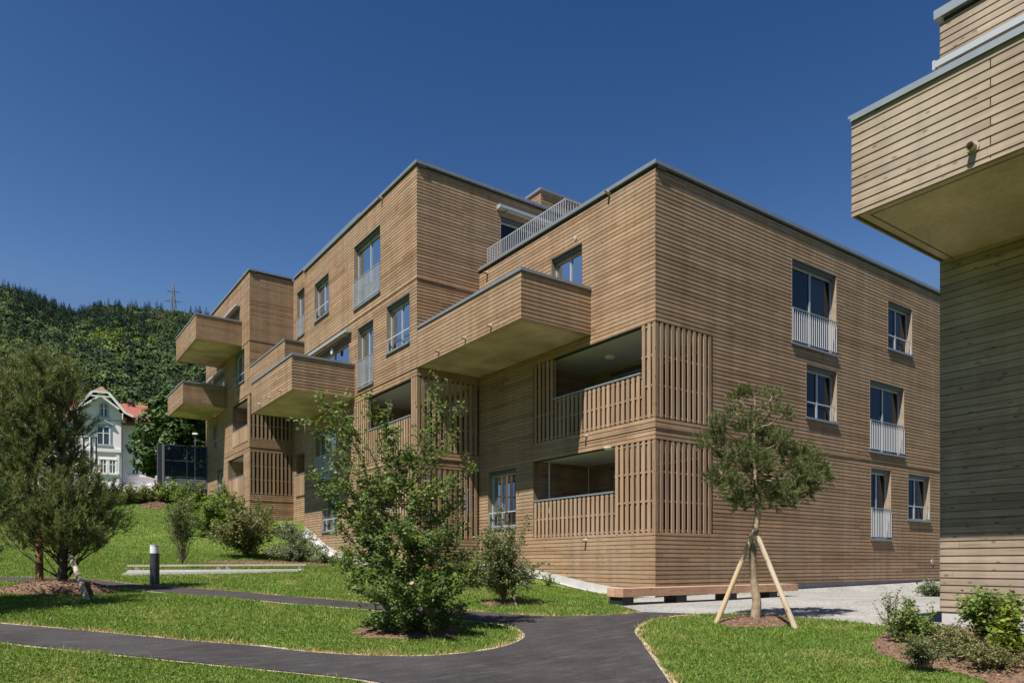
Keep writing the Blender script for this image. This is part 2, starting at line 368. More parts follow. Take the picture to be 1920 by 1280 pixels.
def ground_c(X, Y):
    X = np.clip(np.asarray(X, float), -38, 26); Y = np.clip(np.asarray(Y, float), -2, 57)
    q = np.stack([X.ravel(), Y.ravel()], 1)/10.0; out = np.empty(len(q))
    for i in range(0, len(q), 40000):
        b = q[i:i+40000]; d = np.linalg.norm(b[:, None]-TX[None], axis=2)
        out[i:i+40000] = np.where(d > 0, d*d*np.log(np.maximum(d, 1e-9)), 0)@TW[:-3] + TW[-3] + b@TW[-2:]
    return (out + CZ).reshape(X.shape)
def gz(x, y):
    X, Y = w2c(np.asarray(x, float), np.asarray(y, float)); r = ground_c(X, Y)
    return float(r) if np.ndim(r) == 0 else r
def gp(u, v):                            # point of the ground seen at a pixel
    t = np.arange(3, 110, .05); X = (u-U0)/F*t; zr = CZ + (V0-v)/F*t
    g = ground_c(X, t); hit = np.nonzero(zr <= g)[0]
    k = hit[0] if len(hit) else len(t)-1
    if k > 0:
        e0, e1 = zr[k-1]-g[k-1], zr[k]-g[k]; w = e0/(e0-e1) if e0 != e1 else 0; tt = t[k-1]+w*.05
    else: tt = t[0]
    x, y = c2w((u-U0)/F*tt, tt)
    return Vector((x, y, gz(x, y)))
def at_depth(u, v, t):
    x, y = c2w((u-U0)/F*t, t); return Vector((x, y, zat(v, t)))

def axis(lo, hi, step, far):
    a = list(np.arange(lo, hi+1e-6, step)); s = step
    p = a[0]; left = []
    while p > -far: s *= 1.35; p -= s; left.append(p)
    s = step; p = a[-1]; right = []
    while p < far: s *= 1.35; p += s; right.append(p)
    return np.array(left[::-1]+a+right)
xs, ys = axis(-32, 22, .4, 820), axis(-2, 56, .4, 820)
GX, GY = np.meshgrid(xs, ys, indexing='ij'); GZ = ground_c(GX, GY)
wx, wy = c2w(GX, GY); V = np.stack([wx.ravel(), wy.ravel(), GZ.ravel()], 1)
nx, ny = GX.shape; idx = np.arange(nx*ny).reshape(nx, ny)
FQ = np.stack([idx[:-1, :-1].ravel(), idx[1:, :-1].ravel(), idx[1:, 1:].ravel(), idx[:-1, 1:].ravel()], 1)
tag(np_obj('ground', V, FQ, M['ground'], smooth=True), 'mown green lawn and grassy slope rising to the left', 'lawn', kind='structure')

def sheet(name, poly, dz, mat, label, cat, step=.35, kind='structure', dome=0):
    """a sheet lying on the terrain inside the outline poly [(x, y)]"""
    P = np.array(poly); lo, hi = P.min(0), P.max(0)
    pts = [Vector(p) for p in poly]; n = len(pts)
    gx = np.arange(lo[0]+step/2, hi[0], step); gy = np.arange(lo[1]+step/2, hi[1], step)
    A, B = np.meshgrid(gx, gy); q = np.stack([A.ravel(), B.ravel()], 1); q = q[inside(q, P)]
    if len(q): q = q[edge_dist(q, P) > step*.3]
    allp = pts + [Vector(p) for p in q]
    vs, es, fs, *_ = geometry.delaunay_2d_cdt(allp, [(i, (i+1) % n) for i in range(n)], [], 1, 1e-5)
    V = np.array([(v.x, v.y) for v in vs]); Z = gz(V[:, 0], V[:, 1])+dz
    if dome: Z = Z+dome_h(V, P, dome)
    f = np.array([t if geometry.normal([(*vs[k], 0) for k in t]).z > 0 else t[::-1] for t in fs if len(t) == 3])
    o = np_obj(name, np.column_stack([V, Z]), f, mat, smooth=True)
    return tag(o, label, cat, kind=kind)
def dome_h(q, P, h): return h*np.minimum(1, edge_dist(q, P)/.55)**.7
def inside(q, P):
    x, y = q[:, 0], q[:, 1]; r = np.zeros(len(q), bool); j = len(P)-1
    for i in range(len(P)):
        xi, yi, xj, yj = P[i, 0], P[i, 1], P[j, 0], P[j, 1]
        if yi != yj: r ^= ((yi > y) != (yj > y)) & (x < (xj-xi)*(y-yi)/(yj-yi)+xi)
        j = i
    return r
def edge_dist(q, P, closed=True):
    d = np.full(len(q), 1e9); n = len(P)
    for i in range(n if closed else n-1):
        a, b = P[i], P[(i+1) % n]; ab = b-a; L = ab@ab
        if L < 1e-12: continue
        t = np.clip((q-a)@ab/L, 0, 1); d = np.minimum(d, np.linalg.norm(q-a-t[:, None]*ab, axis=1))
    return d
def smooth_poly(pix, n=6, closed=False):
    """pixels on the ground -> smooth outline (Catmull-Rom in plan)"""
    P = [gp(u, v) for u, v in pix]; P = [np.array((p.x, p.y)) for p in P]; out = []
    m = len(P)
    for i in range(m if closed else m-1):
        p0, p1, p2, p3 = P[(i-1) % m if closed else max(i-1, 0)], P[i], P[(i+1) % m], P[(i+2) % m if closed else min(i+2, m-1)]
        for k in range(n):
            t = k/n; out.append(.5*((2*p1)+(-p0+p2)*t+(2*p0-5*p1+4*p2-p3)*t*t+(-p0+3*p1-3*p2+p3)*t**3))
    if not closed: out.append(P[-1])
    return out

# path outline: far edge, forecourt end, right lawn edge, near edge, island edge
up_edge = smooth_poly([(-260,1082),(-60,1082),(62,1083.5),(187,1089),(312,1101),(480,1113.5),(540,1119),(690,1131),(872,1146),(1020,1156),(1100,1155.5),(1165,1153),(1207,1148.5)])
right_edge = smooth_poly([(1300,1151.5),(1262,1155),(1215,1163),(1190,1182),(1204,1206),(1230,1245),(1254,1280),(1300,1345),(1345,1420)])
near_edge = smooth_poly([(900,1420),(800,1320),(710,1281),(540,1261),(400,1247),(234,1230),(0,1205),(-200,1180),(-420,1152)])
island = smooth_poly([(-420,1141),(-200,1157),(0,1171),(156,1184),(312,1199),(480,1213),(540,1220),(615,1227),(715,1231.5),(815,1231),(915,1220),(962,1208),(983,1196),(980,1186),(962,1176),
                      (915,1167.5),(815,1157),(690,1143),(540,1131.5),(480,1125),(344,1115),(219,1103),(100,1094),(0,1089.5),(-100,1088),(-260,1088)])
PATH = np.array(up_edge + right_edge + near_edge + island)
sheet('path', PATH, .022, M['asphalt'], 'dark asphalt footpath forking around the lawn island', 'path')
def edge_strip(name, line, w, mat, label):
    L = np.array(line); V = []; Fq = []
    for i, p in enumerate(L):
        d = L[min(i+1, len(L)-1)]-L[max(i-1, 0)]; d /= max(np.linalg.norm(d), 1e-9); nrm = np.array((-d[1], d[0]))
        ww = w*(1+.35*math.sin(i*1.7)+.25*math.sin(i*.63))
        for s in (-1, 1):
            q = p+nrm*s*ww; V.append((*q, gz(*q)+.012))
        if i: k = 2*i; Fq.append((k-2, k-1, k+1, k))
    return tag(np_obj(name, np.array(V), np.array(Fq), mat), label, 'path edge', kind='structure')
edge_strip('path_edge_island', island, .085, M['sandedge'], 'sandy verge around the lawn island')
edge_strip('path_edge_upper', up_edge, .07, M['sandedge'], 'sandy verge along the upper lawn')
edge_strip('path_edge_right', right_edge[2:], .06, M['sandedge'], 'sandy verge along the right lawn')
edge_strip('path_edge_near', near_edge, .05, M['sandedge'], 'sandy verge along the near lawn')

# gravel forecourt
g_front = smooth_poly([(1300,1151.5),(1360,1151),(1438,1153.5),(1600,1166.5),(1655,1173)])
g_left = smooth_poly([(1207,1148.5),(1180,1141),(1150,1133)])
GRAVEL = np.array([(16.8, .05), (0.0, .05), (-.5, .05), (-.95, -.3)] + g_left[::-1] + g_front + [(g_front[-1][0]+1.0, g_front[-1][1]-.25), (-1.95, -7.55), (2, -7.2), (16.8, -7.2)])
sheet('gravel_forecourt', GRAVEL, .010, M['gravel'], 'pale gravel forecourt below the brown building', 'gravel')
for a, b in (((2.8, -1.25), (16.5, -1.25)), ((3.6, -3.0), (16.5, -3.0)), ((1.4, -4.4), (6.5, -4.4))):
    ln = [np.array(a)*(1-t)+np.array(b)*t for t in np.linspace(0, 1, 16)]
    V = []; Fq = []
    for i, p in enumerate(ln):
        for s in (-.02, .02): V.append((p[0], p[1]+s, gz(*p)+.016))
        if i: k = 2*i; Fq.append((k-2, k, k+1, k-1))
    tag(np_obj('gravel_joint', np.array(V), np.array(Fq), M['slab']), 'thin edging strip set in the gravel', 'edging', kind='structure')

# mulch and stones
def disc_poly(c, rx, ry, n=26, jit=.12, rot=0):
    out = []
    for k in range(n):
        a = 2*PI*k/n; r = 1+random.uniform(-jit, jit); x, y = math.cos(a)*rx*r, math.sin(a)*ry*r
        out.append(np.array((c[0]+x*math.cos(rot)-y*math.sin(rot), c[1]+x*math.sin(rot)+y*math.cos(rot))))
    return out
BEDS = []
def mulch(name, poly, chips, label, size=.035, dome=.07):
    P = np.array(poly); BEDS.append(P); lo, hi = P.min(0), P.max(0)
    sheet(name, poly, .012, M['soil'], label, 'mulch', step=.15, dome=dome)
    q = RNG.uniform(lo, hi, (chips*3, 2)); q = q[inside(q, P)][:chips]; n = len(q)
    z = gz(q[:, 0], q[:, 1])+.016+RNG.uniform(0, .03, n)+dome_h(q, P, dome)
    V, Fq = leaves(np.column_stack([q, z]), size*RNG.uniform(.5, 1.6, n), RNG, flat=.75, aspect=.38)
    tag(np_obj(name+'_chips', V, Fq, M['chip']), 'loose bark chips on the '+label, 'bark chips', kind='stuff')

def leaves(P, size, rng, flat=.4, aspect=.7, axis=None, fold=.25, nrm=None, nw=.6):
    """rhombus leaves at P; flat = pull of the normal towards up"""
    n = len(P); size = np.broadcast_to(size, (n,))
    nr = rng.normal(size=(n, 3)); nr /= np.linalg.norm(nr, axis=1)[:, None]
    nr[:, 2] = np.abs(nr[:, 2]); nr = nr*(1-flat); nr[:, 2] += flat; nr /= np.linalg.norm(nr, axis=1)[:, None]
    if nrm is not None: nr = nr*(1-nw)+nrm*nw; nr /= np.linalg.norm(nr, axis=1)[:, None]
    t = rng.normal(size=(n, 3)) if axis is None else axis + rng.normal(size=(n, 3))*.25
    t -= (t*nr).sum(1)[:, None]*nr; t /= np.maximum(np.linalg.norm(t, axis=1), 1e-6)[:, None]; b = np.cross(nr, t)
    s = size[:, None]
    p0 = P-t*s*.5; p2 = P+t*s*.5; p1 = P+b*s*aspect*.5+nr*s*fold*.4-t*s*.08; p3 = P-b*s*aspect*.5+nr*s*fold*.4-t*s*.08
    V = np.stack([p0, p1, p2, p3], 1).reshape(-1, 3)
    return V, np.arange(4*n).reshape(n, 4)

# ------------------------------------------------------------------ cladding, windows and other building parts
PITCH, GAP, DEEP = .110, .009, .014
def P3(ax, c, s, d, z):                  # s along the wall, d into the building
    return (c+d, s, z) if ax == 'x' else (s, c+d, z)
def clad(mb, ax, c, s0, s1, z0, z1, holes=(), pitch=PITCH, gap=GAP, deep=DEEP, flip=1, joints=3.2, m=0, r=None, fixed=None):
    """horizontal boards with open grooves; holes = [(s0, s1, z0, z1)]; flip=-1 turns the outside to +axis"""
    k0 = math.floor(z0/pitch)
    for k in range(k0, math.ceil(z1/pitch)+1):
        rr = random.Random((k*7919+int(c*31)*13+int(s0*17)) & 0xffffff)
        jl = [s0-1]; p = s0-rr.uniform(0, joints)
        while p < s1: p += rr.uniform(joints*.55, joints*1.35); jl.append(p)
        if fixed: jl = [s0-1]+[j for i, j in enumerate(fixed) if (k+i) % 2 == 0]+[s1+1]
        tone = [rr.random() for _ in jl]
        for part, (a, b) in enumerate(((k*pitch, k*pitch+gap), (k*pitch+gap, (k+1)*pitch))):
            a, b = max(a, z0), min(b, z1)
            if b-a < 1e-4: continue
            cuts = sorted({a, b} | {z for h in holes for z in (h[2], h[3]) if a < z < b})
            for za, zb in zip(cuts, cuts[1:]):
                zm = (za+zb)/2; segs = [(s0, s1)]
                for h in holes:
                    if h[2] < zm < h[3]:
                        ns = []
                        for (x, y) in segs:
                            if h[1] <= x or h[0] >= y: ns.append((x, y)); continue
                            if h[0] > x: ns.append((x, h[0]))
                            if h[1] < y: ns.append((h[1], y))
                        segs = ns
                for (x, y) in segs:
                    if part == 0:
                        d = deep*flip
                        mb.face([P3(ax, c, x, d, za), P3(ax, c, y, d, za), P3(ax, c, y, d, zb), P3(ax, c, x, d, zb)], None, m, tone[0])
                        mb.face([P3(ax, c, x, 0, za), P3(ax, c, y, 0, za), P3(ax, c, y, d, za), P3(ax, c, x, d, za)], None, m, tone[0])
                        mb.face([P3(ax, c, x, 0, zb), P3(ax, c, y, 0, zb), P3(ax, c, y, d, zb), P3(ax, c, x, d, zb)], None, m, tone[0])
                    else:
                        da, db = (.006*(q_-k*pitch-gap)/(pitch-gap)*flip for q_ in (za, zb))
                        cs = [x]+[j for j in jl if x < j < y]+[y]
                        for xa, xb in zip(cs, cs[1:]):
                            i = max(q for q in range(len(jl)) if jl[q] <= xa+1e-6) if jl[0] <= xa else 0
                            e = (.009 if fixed else .0025) if xb != y else 0.0
                            mb.face([P3(ax, c, xa, da, za), P3(ax, c, xb-e, da, za), P3(ax, c, xb-e, db, zb), P3(ax, c, xa, db, zb)],
                                    [(xa+tone[i]*19, za), (xb+tone[i]*19, za), (xb+tone[i]*19, zb), (xa+tone[i]*19, zb)], m, tone[i])
def lbox(mb, ax, c, s0, s1, d0, d1, z0, z1, m=0, r=None, vert=False):
    a, b = P3(ax, c, s0, d0, z0), P3(ax, c, s1, d1, z1)
    mb.box(min(a[0], b[0]), max(a[0], b[0]), min(a[1], b[1]), max(a[1], b[1]), z0, z1, m, r, vert)

def window(parent, ax, c, s0, s1, z0, z1, kind='rail', curtain='far', mull=.5, near_low=True, sill=True, label=None, blind=.10, depth=2.2, pane_m='glass', curtain_m='curtain'):
    """an opening with reveal, frame, panes, sill and guard; kind: rail = one bar, french = barred guard, plain"""
    D = .17; w = .055
    f = MB()
    for (a, b) in ((s0, s0+w), (s1-w, s1)): lbox(f, ax, c, a, b, D, D+.07, z0, z1)
    zt = z1-blind
    lbox(f, ax, c, s0+w, s1-w, D, D+.07, z0, z0+w); lbox(f, ax, c, s0+w, s1-w, D, D+.07, zt-w, zt)
    sm = s0+(s1-s0)*mull
    lbox(f, ax, c, sm-w*.6, sm+w*.6, D-.004, D+.07, z0+w, zt-w)
    o = f.build('window', M['alu'], parent)
    if label: o['label'] = label
    rv = MB()
    lbox(rv, ax, c, s0-.012, s0, -.003, D+.1, z0, z1, 1 if ax == 'x' else 0); lbox(rv, ax, c, s1, s1+.012, -.003, D+.1, z0, z1, 0)
    lbox(rv, ax, c, s0-.012, s1+.012, -.003, D+.1, z1, z1+.012, 1); lbox(rv, ax, c, s0, s1, .06, D+.06, zt, z1, 1)
    rv.build('reveal', [M['reveal'], M['reveal_dark']], o)
    p = MB(); dd = D+.035
    for a, b in ((s0+w, sm-w*.6), (sm+w*.6, s1-w)):
        p.face([P3(ax, c, a, dd, z0+w), P3(ax, c, b, dd, z0+w), P3(ax, c, b, dd, zt-w), P3(ax, c, a, dd, zt-w)])
    p.build('pane', M[pane_m], o)
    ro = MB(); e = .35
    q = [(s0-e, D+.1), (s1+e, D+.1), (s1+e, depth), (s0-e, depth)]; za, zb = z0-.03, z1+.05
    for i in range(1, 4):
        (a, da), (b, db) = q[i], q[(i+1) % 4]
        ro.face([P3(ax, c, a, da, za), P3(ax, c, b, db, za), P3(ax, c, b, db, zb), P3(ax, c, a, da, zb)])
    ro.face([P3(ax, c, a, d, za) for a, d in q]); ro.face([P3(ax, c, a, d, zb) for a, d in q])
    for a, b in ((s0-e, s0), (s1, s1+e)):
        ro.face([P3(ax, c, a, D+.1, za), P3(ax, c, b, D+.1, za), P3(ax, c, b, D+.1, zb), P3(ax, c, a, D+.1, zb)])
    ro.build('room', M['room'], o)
    if curtain:
        cu = MB(); a, b = (s1-(s1-s0)*.34, s1-.03) if curtain == 'far' else (s0+.03, s0+(s1-s0)*.36)
        n = 14
        for i in range(n):
            ta, tb = a+(b-a)*i/n, a+(b-a)*(i+1)/n; da, db = D+.2+.035*(i % 2), D+.2+.035*((i+1) % 2)
            cu.face([P3(ax, c, ta, da, z0), P3(ax, c, tb, db, z0), P3(ax, c, tb, db, zt), P3(ax, c, ta, da, zt)])
        cu.build('curtain', M[curtain_m], o)
    if sill:
        s = MB(); lbox(s, ax, c, s0-.04, s1+.04, -.055, D, z0-.035, z0-.003); lbox(s, ax, c, s0-.04, s1+.04, -.058, -.05, z0-.07, z0-.003)
        s.build('sill', M['metal'], o)
    if kind == 'french':
        g = MB(); h = z0+1.02; n = max(4, int(round((s1-s0)/.112)))
        for i in range(n+1):
            t = s0+.02+(s1-s0-.04)*i/n; lbox(g, ax, c, t-.010, t+.010, -.035, -.012, z0+.075, h)
        lbox(g, ax, c, s0, s1, -.045, -.005, h, h+.012); lbox(g, ax, c, s0, s1, -.045, -.005, z0+.06, z0+.075)
        g.build('railing', M['rail'], o)
    elif kind == 'rail':
        g = MB(); h = z0+.46
        lbox(g, ax, c, s0+.01, s1-.01, .03, .05, h, h+.035)
        for t in (s0+.01, s1-.03): lbox(g, ax, c, t, t+.02, .02, .06, z0+.06, h)
        g.build('guard_bar', M['rail'], o)
    return o

def slats(parent, ax, c, s0, s1, z0, z1, rails=4, pitch=.2, w=.102, label=None, back=True):
    mb = MB(); n = max(1, int(round((s1-s0)/pitch))); p = (s1-s0)/n
    for i in range(n):
        t = s0+p*(i+.5); lbox(mb, ax, c, t-w/2, t+w/2, .004, .03, z0, z1, vert=True)
    for i in range(rails):
        z = z0+.06+(z1-z0-.12)*i/max(1, rails-1); lbox(mb, ax, c, s0, s1, .03, .065, z-.022, z+.022)
    if back:
        for i in range(n+1):
            t = s0+p*i; a, b = max(s0, t-w/2+.014), min(s1, t+w/2-.014)
            lbox(mb, ax, c, a, b, .065, .085, z0+.03, z1-.03, vert=True)
    o = mb.build('slat_screen', M['slat'], parent)
    if label: o['label'] = label
    return o
def handrail(parent, ax, c, s0, s1, z):
    mb = MB(); lbox(mb, ax, c, s0, s1, -.015, .10, z, z+.045); return mb.build('handrail', M['metal'], parent)

def spout(parent, ax, c, s, z, L=.13, r=.032, big=False):
    mb = MB(); a = Vector(P3(ax, c, s, .03, z)); b = Vector(P3(ax, c, s, -L, z-.012))
    mb.tube([a, b], [r, r], 12, cap=False); mb.tube([b, a], [r*.86, r*.86], 12, cap=False)
    e = b+(a-b)*.75; mb.tube([e, e+(a-b)*.02], [r*.86, r*.86], 12, 1)
    mb.tube([Vector(P3(ax, c, s, .0, z)), Vector(P3(ax, c, s, -.012, z))], [r*1.5, r*1.5], 14)
    return mb.build('drain_spout', [M['soffit'], M['dark']], parent)

def coping(parent, ax, c, s0, s1, z, h=.10, over=.06, deep=.35, gap=.10):
    """metal roof edge over a dark shadow gap, on a wall whose outside is towards minus axis"""
    mb = MB(); lbox(mb, ax, c, s0, s1, -over, deep, z-h, z, 0)
    lbox(mb, ax, c, s0, s1, .035, deep-.02, z-h-gap, z-h, 1)
    s = s0+2.6
    while s < s1-.5:
        lbox(mb, ax, c, s-.03, s+.03, -over-.003, deep, z-h-.002, z+.004, 0); s += 3.0
    return mb.build('roof_edge', [M['metal'], M['dark']], parent)

def balcony(parent, xo, xi, y0, y1, zb, zt, sides=(True, True), clad_m='clad', pitch=PITCH, spouts=(), label=None, fixed=None):
    T = .16; mb = MB()
    clad(mb, 'x', xo, y0, y1, zb, zt, pitch=pitch, fixed=fixed)
    if sides[0]: clad(mb, 'y', y0, xo, xi, zb, zt, pitch=pitch)
    else: mb.face([(xo, y0, zb), (xi, y0, zb), (xi, y0, zt), (xo, y0, zt)])
    if sides[1]: clad(mb, 'y', y1, xo, xi, zb, zt, flip=-1, pitch=pitch)
    # inner faces, floor
    mb.face([(xo+T, y0+T, zb+.3), (xo+T, y1-T, zb+.3), (xo+T, y1-T, zt), (xo+T, y0+T, zt)])
    mb.face([(xo+T, y0+T, zb+.3), (xi, y0+T, zb+.3), (xi, y0+T, zt), (xo+T, y0+T, zt)])
    mb.face([(xo+T, y1-T, zb+.3), (xi, y1-T, zb+.3), (xi, y1-T, zt), (xo+T, y1-T, zt)])
    mb.face([(xo+T, y0+T, zb+.3), (xi, y0+T, zb+.3), (xi, y1-T, zb+.3), (xo+T, y1-T, zb+.3)])
    # underside: a thin board edge, then concrete with a joint line parallel to the edges
    o = mb.build('balcony', M[clad_m], parent)
    if label: o['label'] = label
    sf = MB(); e = .022; ye = y1-(e if sides[1] else 0)
    for q in ((xo, xo+e, y0, y1), (xo+e, xi, y0, y0+e)) + (((xo+e, xi, y1-e, y1),) if sides[1] else ()): sf.box(*q, zb-.006, zb+.02, 2)
    sf.face([(xo+e, y0+e, zb+.008), (xi, y0+e, zb+.008), (xi, ye, zb+.008), (xo+e, ye, zb+.008)])
    for i in (e+.002, .16):
        w_ = .035 if i < .1 else .014; yf = y1-i if sides[1] else y1
        for q in ((xo+i, xo+i+w_, y0+i, yf), (xo+i+w_, xi, y0+i, y0+i+w_)) + (((xo+i+w_, xi, y1-i-w_, y1-i),) if sides[1] else ()):
            sf.face([(q[0], q[2], zb+.004), (q[1], q[2], zb+.004), (q[1], q[3], zb+.004), (q[0], q[3], zb+.004)], m=1)
    sf.build('soffit', [M['soffit'], M['dark'], M[clad_m]], o)
    cp = MB(); a = .03
    cp.box(xo-a, xo+T+a, y0-a, y1-(0 if not sides[1] else -a), zt, zt+.035)
    cp.box(xo-a, xo-a+.006, y0-a, y1, zt-.045, zt); 
    cp.box(xo+T+a, xi-.003, y0-a, y0+T+a, zt, zt+.035); cp.box(xo-a+.006, xi-.003, y0-a, y0-a+.006, zt-.045, zt)
    if sides[1]: cp.box(xo+T+a, xi-.003, y1-T-a, y1+a, zt, zt+.035)
    cp.build('coping', M['metal'], o)
    for s, z in spouts: spout(o, 'x', xo, s, z)
    return o

def loggia(parent, x0, x1, y0, y1, z0, z1, lamp=None, door=True, label=None):
    """recessed balcony: floor, ceiling, side and back walls"""
    mb = MB()
    mb.face([(x0+.1, y0+.1, z1+.02), (x1, y0+.1, z1+.02), (x1, y1, z1+.02), (x0+.1, y1, z1+.02)], m=1)
    mb.face([(x0+.1, y0+.1, z0-.1), (x1, y0+.1, z0-.1), (x1, y1, z0-.1), (x0+.1, y1, z0-.1)], m=3)
    clad(mb, 'x', x1, y0, y1, z0-.1, z1+.02, holes=[(y0+.5, y1-1.0, z0-.1, z1-.12)] if door else [])
    clad(mb, 'y', y1, x0+.09, x1, z0-.1, z1+.02)
    # thickness of the outer wall above, below and beside the opening
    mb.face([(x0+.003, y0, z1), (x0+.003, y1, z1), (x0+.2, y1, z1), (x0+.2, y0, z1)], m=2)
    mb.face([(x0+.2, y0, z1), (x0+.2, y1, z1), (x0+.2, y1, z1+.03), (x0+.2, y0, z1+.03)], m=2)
    mb.face([(x0+.003, y0, z0), (x0+.003, y1, z0), (x0+.2, y1, z0), (x0+.2, y0, z0)], m=0)
    mb.face([(x0+.2, y0, z0), (x0+.2, y1, z0), (x0+.2, y1, z0-.1), (x0+.2, y0, z0-.1)], m=0)
    mb.face([(x0+.003, y1-.001, z0), (x0+.2, y1-.001, z0), (x0+.2, y1-.001, z1), (x0+.003, y1-.001, z1)], m=0)
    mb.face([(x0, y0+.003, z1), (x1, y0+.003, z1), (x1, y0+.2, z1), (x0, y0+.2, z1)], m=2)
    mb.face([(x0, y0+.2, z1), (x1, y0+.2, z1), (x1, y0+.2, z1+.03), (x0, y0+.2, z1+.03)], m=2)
    mb.box(x0+.006, x0+.118, y0+.006, y0+.118, z0, z1, 0, vert=True)
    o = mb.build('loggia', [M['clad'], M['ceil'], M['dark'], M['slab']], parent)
    if label: o['label'] = label
    if door: window(parent, 'x', x1, y0+.5, y1-1.0, z0-.1, z1-.12, kind='plain', curtain=None, sill=False, blind=.06, pane_m='glass_dark')
    if lamp:
        lm = MB(); lm.lathe((lamp[0], lamp[1], z1+.02), [(.15, 0), (.15, -.02), (.135, -.05), (.09, -.075), (0, -.085)], 22)
        lm.build('ceiling_lamp', M['lampglass'], o, smooth=True)
    return o
def awning(parent, ax, c, s0, s1, z, out=.22, label=None):
    mb = MB()
    lbox(mb, ax, c, s0, s1, -out, -out+.09, z-.09, z); lbox(mb, ax, c, s0, s1, -out+.02, -.005, z-.02, z+.015)
    lbox(mb, ax, c, s0+.03, s1-.03, -out+.1, -.02, z-.10, z-.03, 1)
    for t in (s0+.35, s1-.35, (s0+s1)/2): lbox(mb, ax, c, t-.03, t+.03, -out+.05, -.005, z-.16, z-.10)
    for t in (s0-.02, s1-.02): lbox(mb, ax, c, t, t+.04, -out-.005, -.003, z-.11, z+.02)
    o = mb.build('awning', [M['alu'], M['awning']], parent)
    if label: o['label'] = label
    return o

# ------------------------------------------------------------------ the brown apartment building
FL = [2.17, 5.07, 7.97, 10.87, 13.77]
TOP_F, TOP_M, TOP_S = 11.70, 14.65, 17.62
XM, Y1, Y2, Y3, Y4 = -2.4, 8.16, 18.8, 27.5, 37.8
B = empty('apartment_building', (0, 0, 1.0), 'long brown timber-clad apartment building stepping up the slope with projecting balconies', 'apartment building')
def winx(c, u0, u1, vt, vb):             # measured on a left facade; heights read at the right-hand jamb u1
    a, t1 = px_x(u1, c); b, _ = px_x(u0, c); return a, b, zat(vb, t1), zat(vt, t1)
def winy(c, u0, u1, vt, vb):             # on a right facade; heights read at the left-hand jamb u0
    a, t0 = px_y(u0, c); b, _ = px_y(u1, c); return a, b, zat(vb, t0), zat(vt, t0)

LZ = [(2.39, 4.73), (5.29, 7.68)]        # slat storeys of the front corner
XS = px_y(1336.5, 0)[0]                  # end of the slat screen on the right facade
YS = px_x(1000, 0)[0]                    # end of the corner loggias on the left facade
YMS = px_x(668, XM)[0]
R_WIN = [winy(0, 1485, 1568, 484, 641) + ('french',), winy(0, 1665, 1710, 563, 652) + ('rail',), winy(0, 1512, 1569, 682, 781) + ('rail',),
         winy(0, 1631, 1695, 711, 844) + ('french',), winy(0, 1633, 1670.5, 877, 1009) + ('french',), winy(0, 1703, 1743.5, 888, 973) + ('rail',)]
F_TOP = winx(0, 1034, 1091, 456, 600); F_TOP = (F_TOP[0], F_TOP[1], FL[2]+.12, F_TOP[3])
F_LOW = winx(0, 915, 967, 877, 985)
M_WIN = [winx(XM, 664, 712.5, 421, 546) + ('french',), winx(XM, 590, 616, 511, 584) + ('rail',), winx(XM, 725, 767.5, 549, 640) + ('rail',),
         winx(XM, 671, 699.6, 599, 716) + ('french',), winx(XM, 604, 631, 925, 993) + ('rail',), winx(XM, 592, 630, 797, 893) + ('french',)]
M_DOOR = winx(XM, 567, 654, 632, 712); M_DOOR = (M_DOOR[0], min(M_DOOR[1], 18.5), FL[2]+.15, M_DOOR[3])
S_NARROW = winx(0, 557, 571, 538, 624); 

# front volume
mb = MB()
holes_l = [(0, YS, *LZ[0]), (0, YS, *LZ[1]), F_TOP[:4], F_LOW]
holes_r = [(0, XS, *LZ[0]), (0, XS, *LZ[1])] + [w[:4] for w in R_WIN]
clad(mb, 'x', 0, 0, Y1, .62, TOP_F-.18, holes_l)
clad(mb, 'y', 0, 0, 17, 1.03, TOP_F-.18, holes_r)
mb.face([(17, 0, .5), (17, Y1, .5), (17, Y1, TOP_F-.1), (17, 0, TOP_F-.1)])
o = mb.build('wall', M['clad'], B)
mb = MB(); mb.box(.3, 16.7, .3, Y1-.003, TOP_F-.55, TOP_F-.35); mb.build('roof', M['slab'], B)
coping(B, 'x', 0, -.06, Y1, TOP_F); coping(B, 'y', 0, .351, 17.05, TOP_F)
# mid volume
mb = MB()
ml = [(Y1, YMS, *LZ[1]), (Y1, YMS, LZ[0][0]+.05, LZ[0][1])] + [w[:4] for w in M_WIN] + [M_DOOR]
clad(mb, 'x', XM, Y1, Y2, .8, TOP_M-.18, ml)
T_WIN = (winy(Y1, 939, 1012, 452, 500)); T_WIN = (T_WIN[0], T_WIN[0]+2.6, TOP_F-.3, TOP_F+2.05)
clad(mb, 'y', Y1, XM, 0, 1.0, 9.27+1.6+.0, [(XM, -.02, *LZ[1]), (XM, -.02, LZ[0][0]+.05, LZ[0][1])])
clad(mb, 'y', Y1, XM, 12, 9.27+1.6, TOP_M-.18, [T_WIN])
mb.face([(XM, Y2, 0), (12, Y2, 0), (12, Y2, TOP_M-.1), (XM, Y2, TOP_M-.1)])
mb.face([(12, Y1, TOP_F-1), (12, Y2, TOP_F-1), (12, Y2, TOP_M-.1), (12, Y1, TOP_M-.1)])
mb.build('wall', M['clad'], B)
mb = MB(); mb.box(XM+.3, 12, Y1+.3, 18.3, TOP_M-.55, TOP_M-.35); mb.build('roof', M['slab'], B)
coping(B, 'x', XM, Y1-.06, Y2, TOP_M); coping(B, 'y', Y1, XM+.351, 12.05, TOP_M)
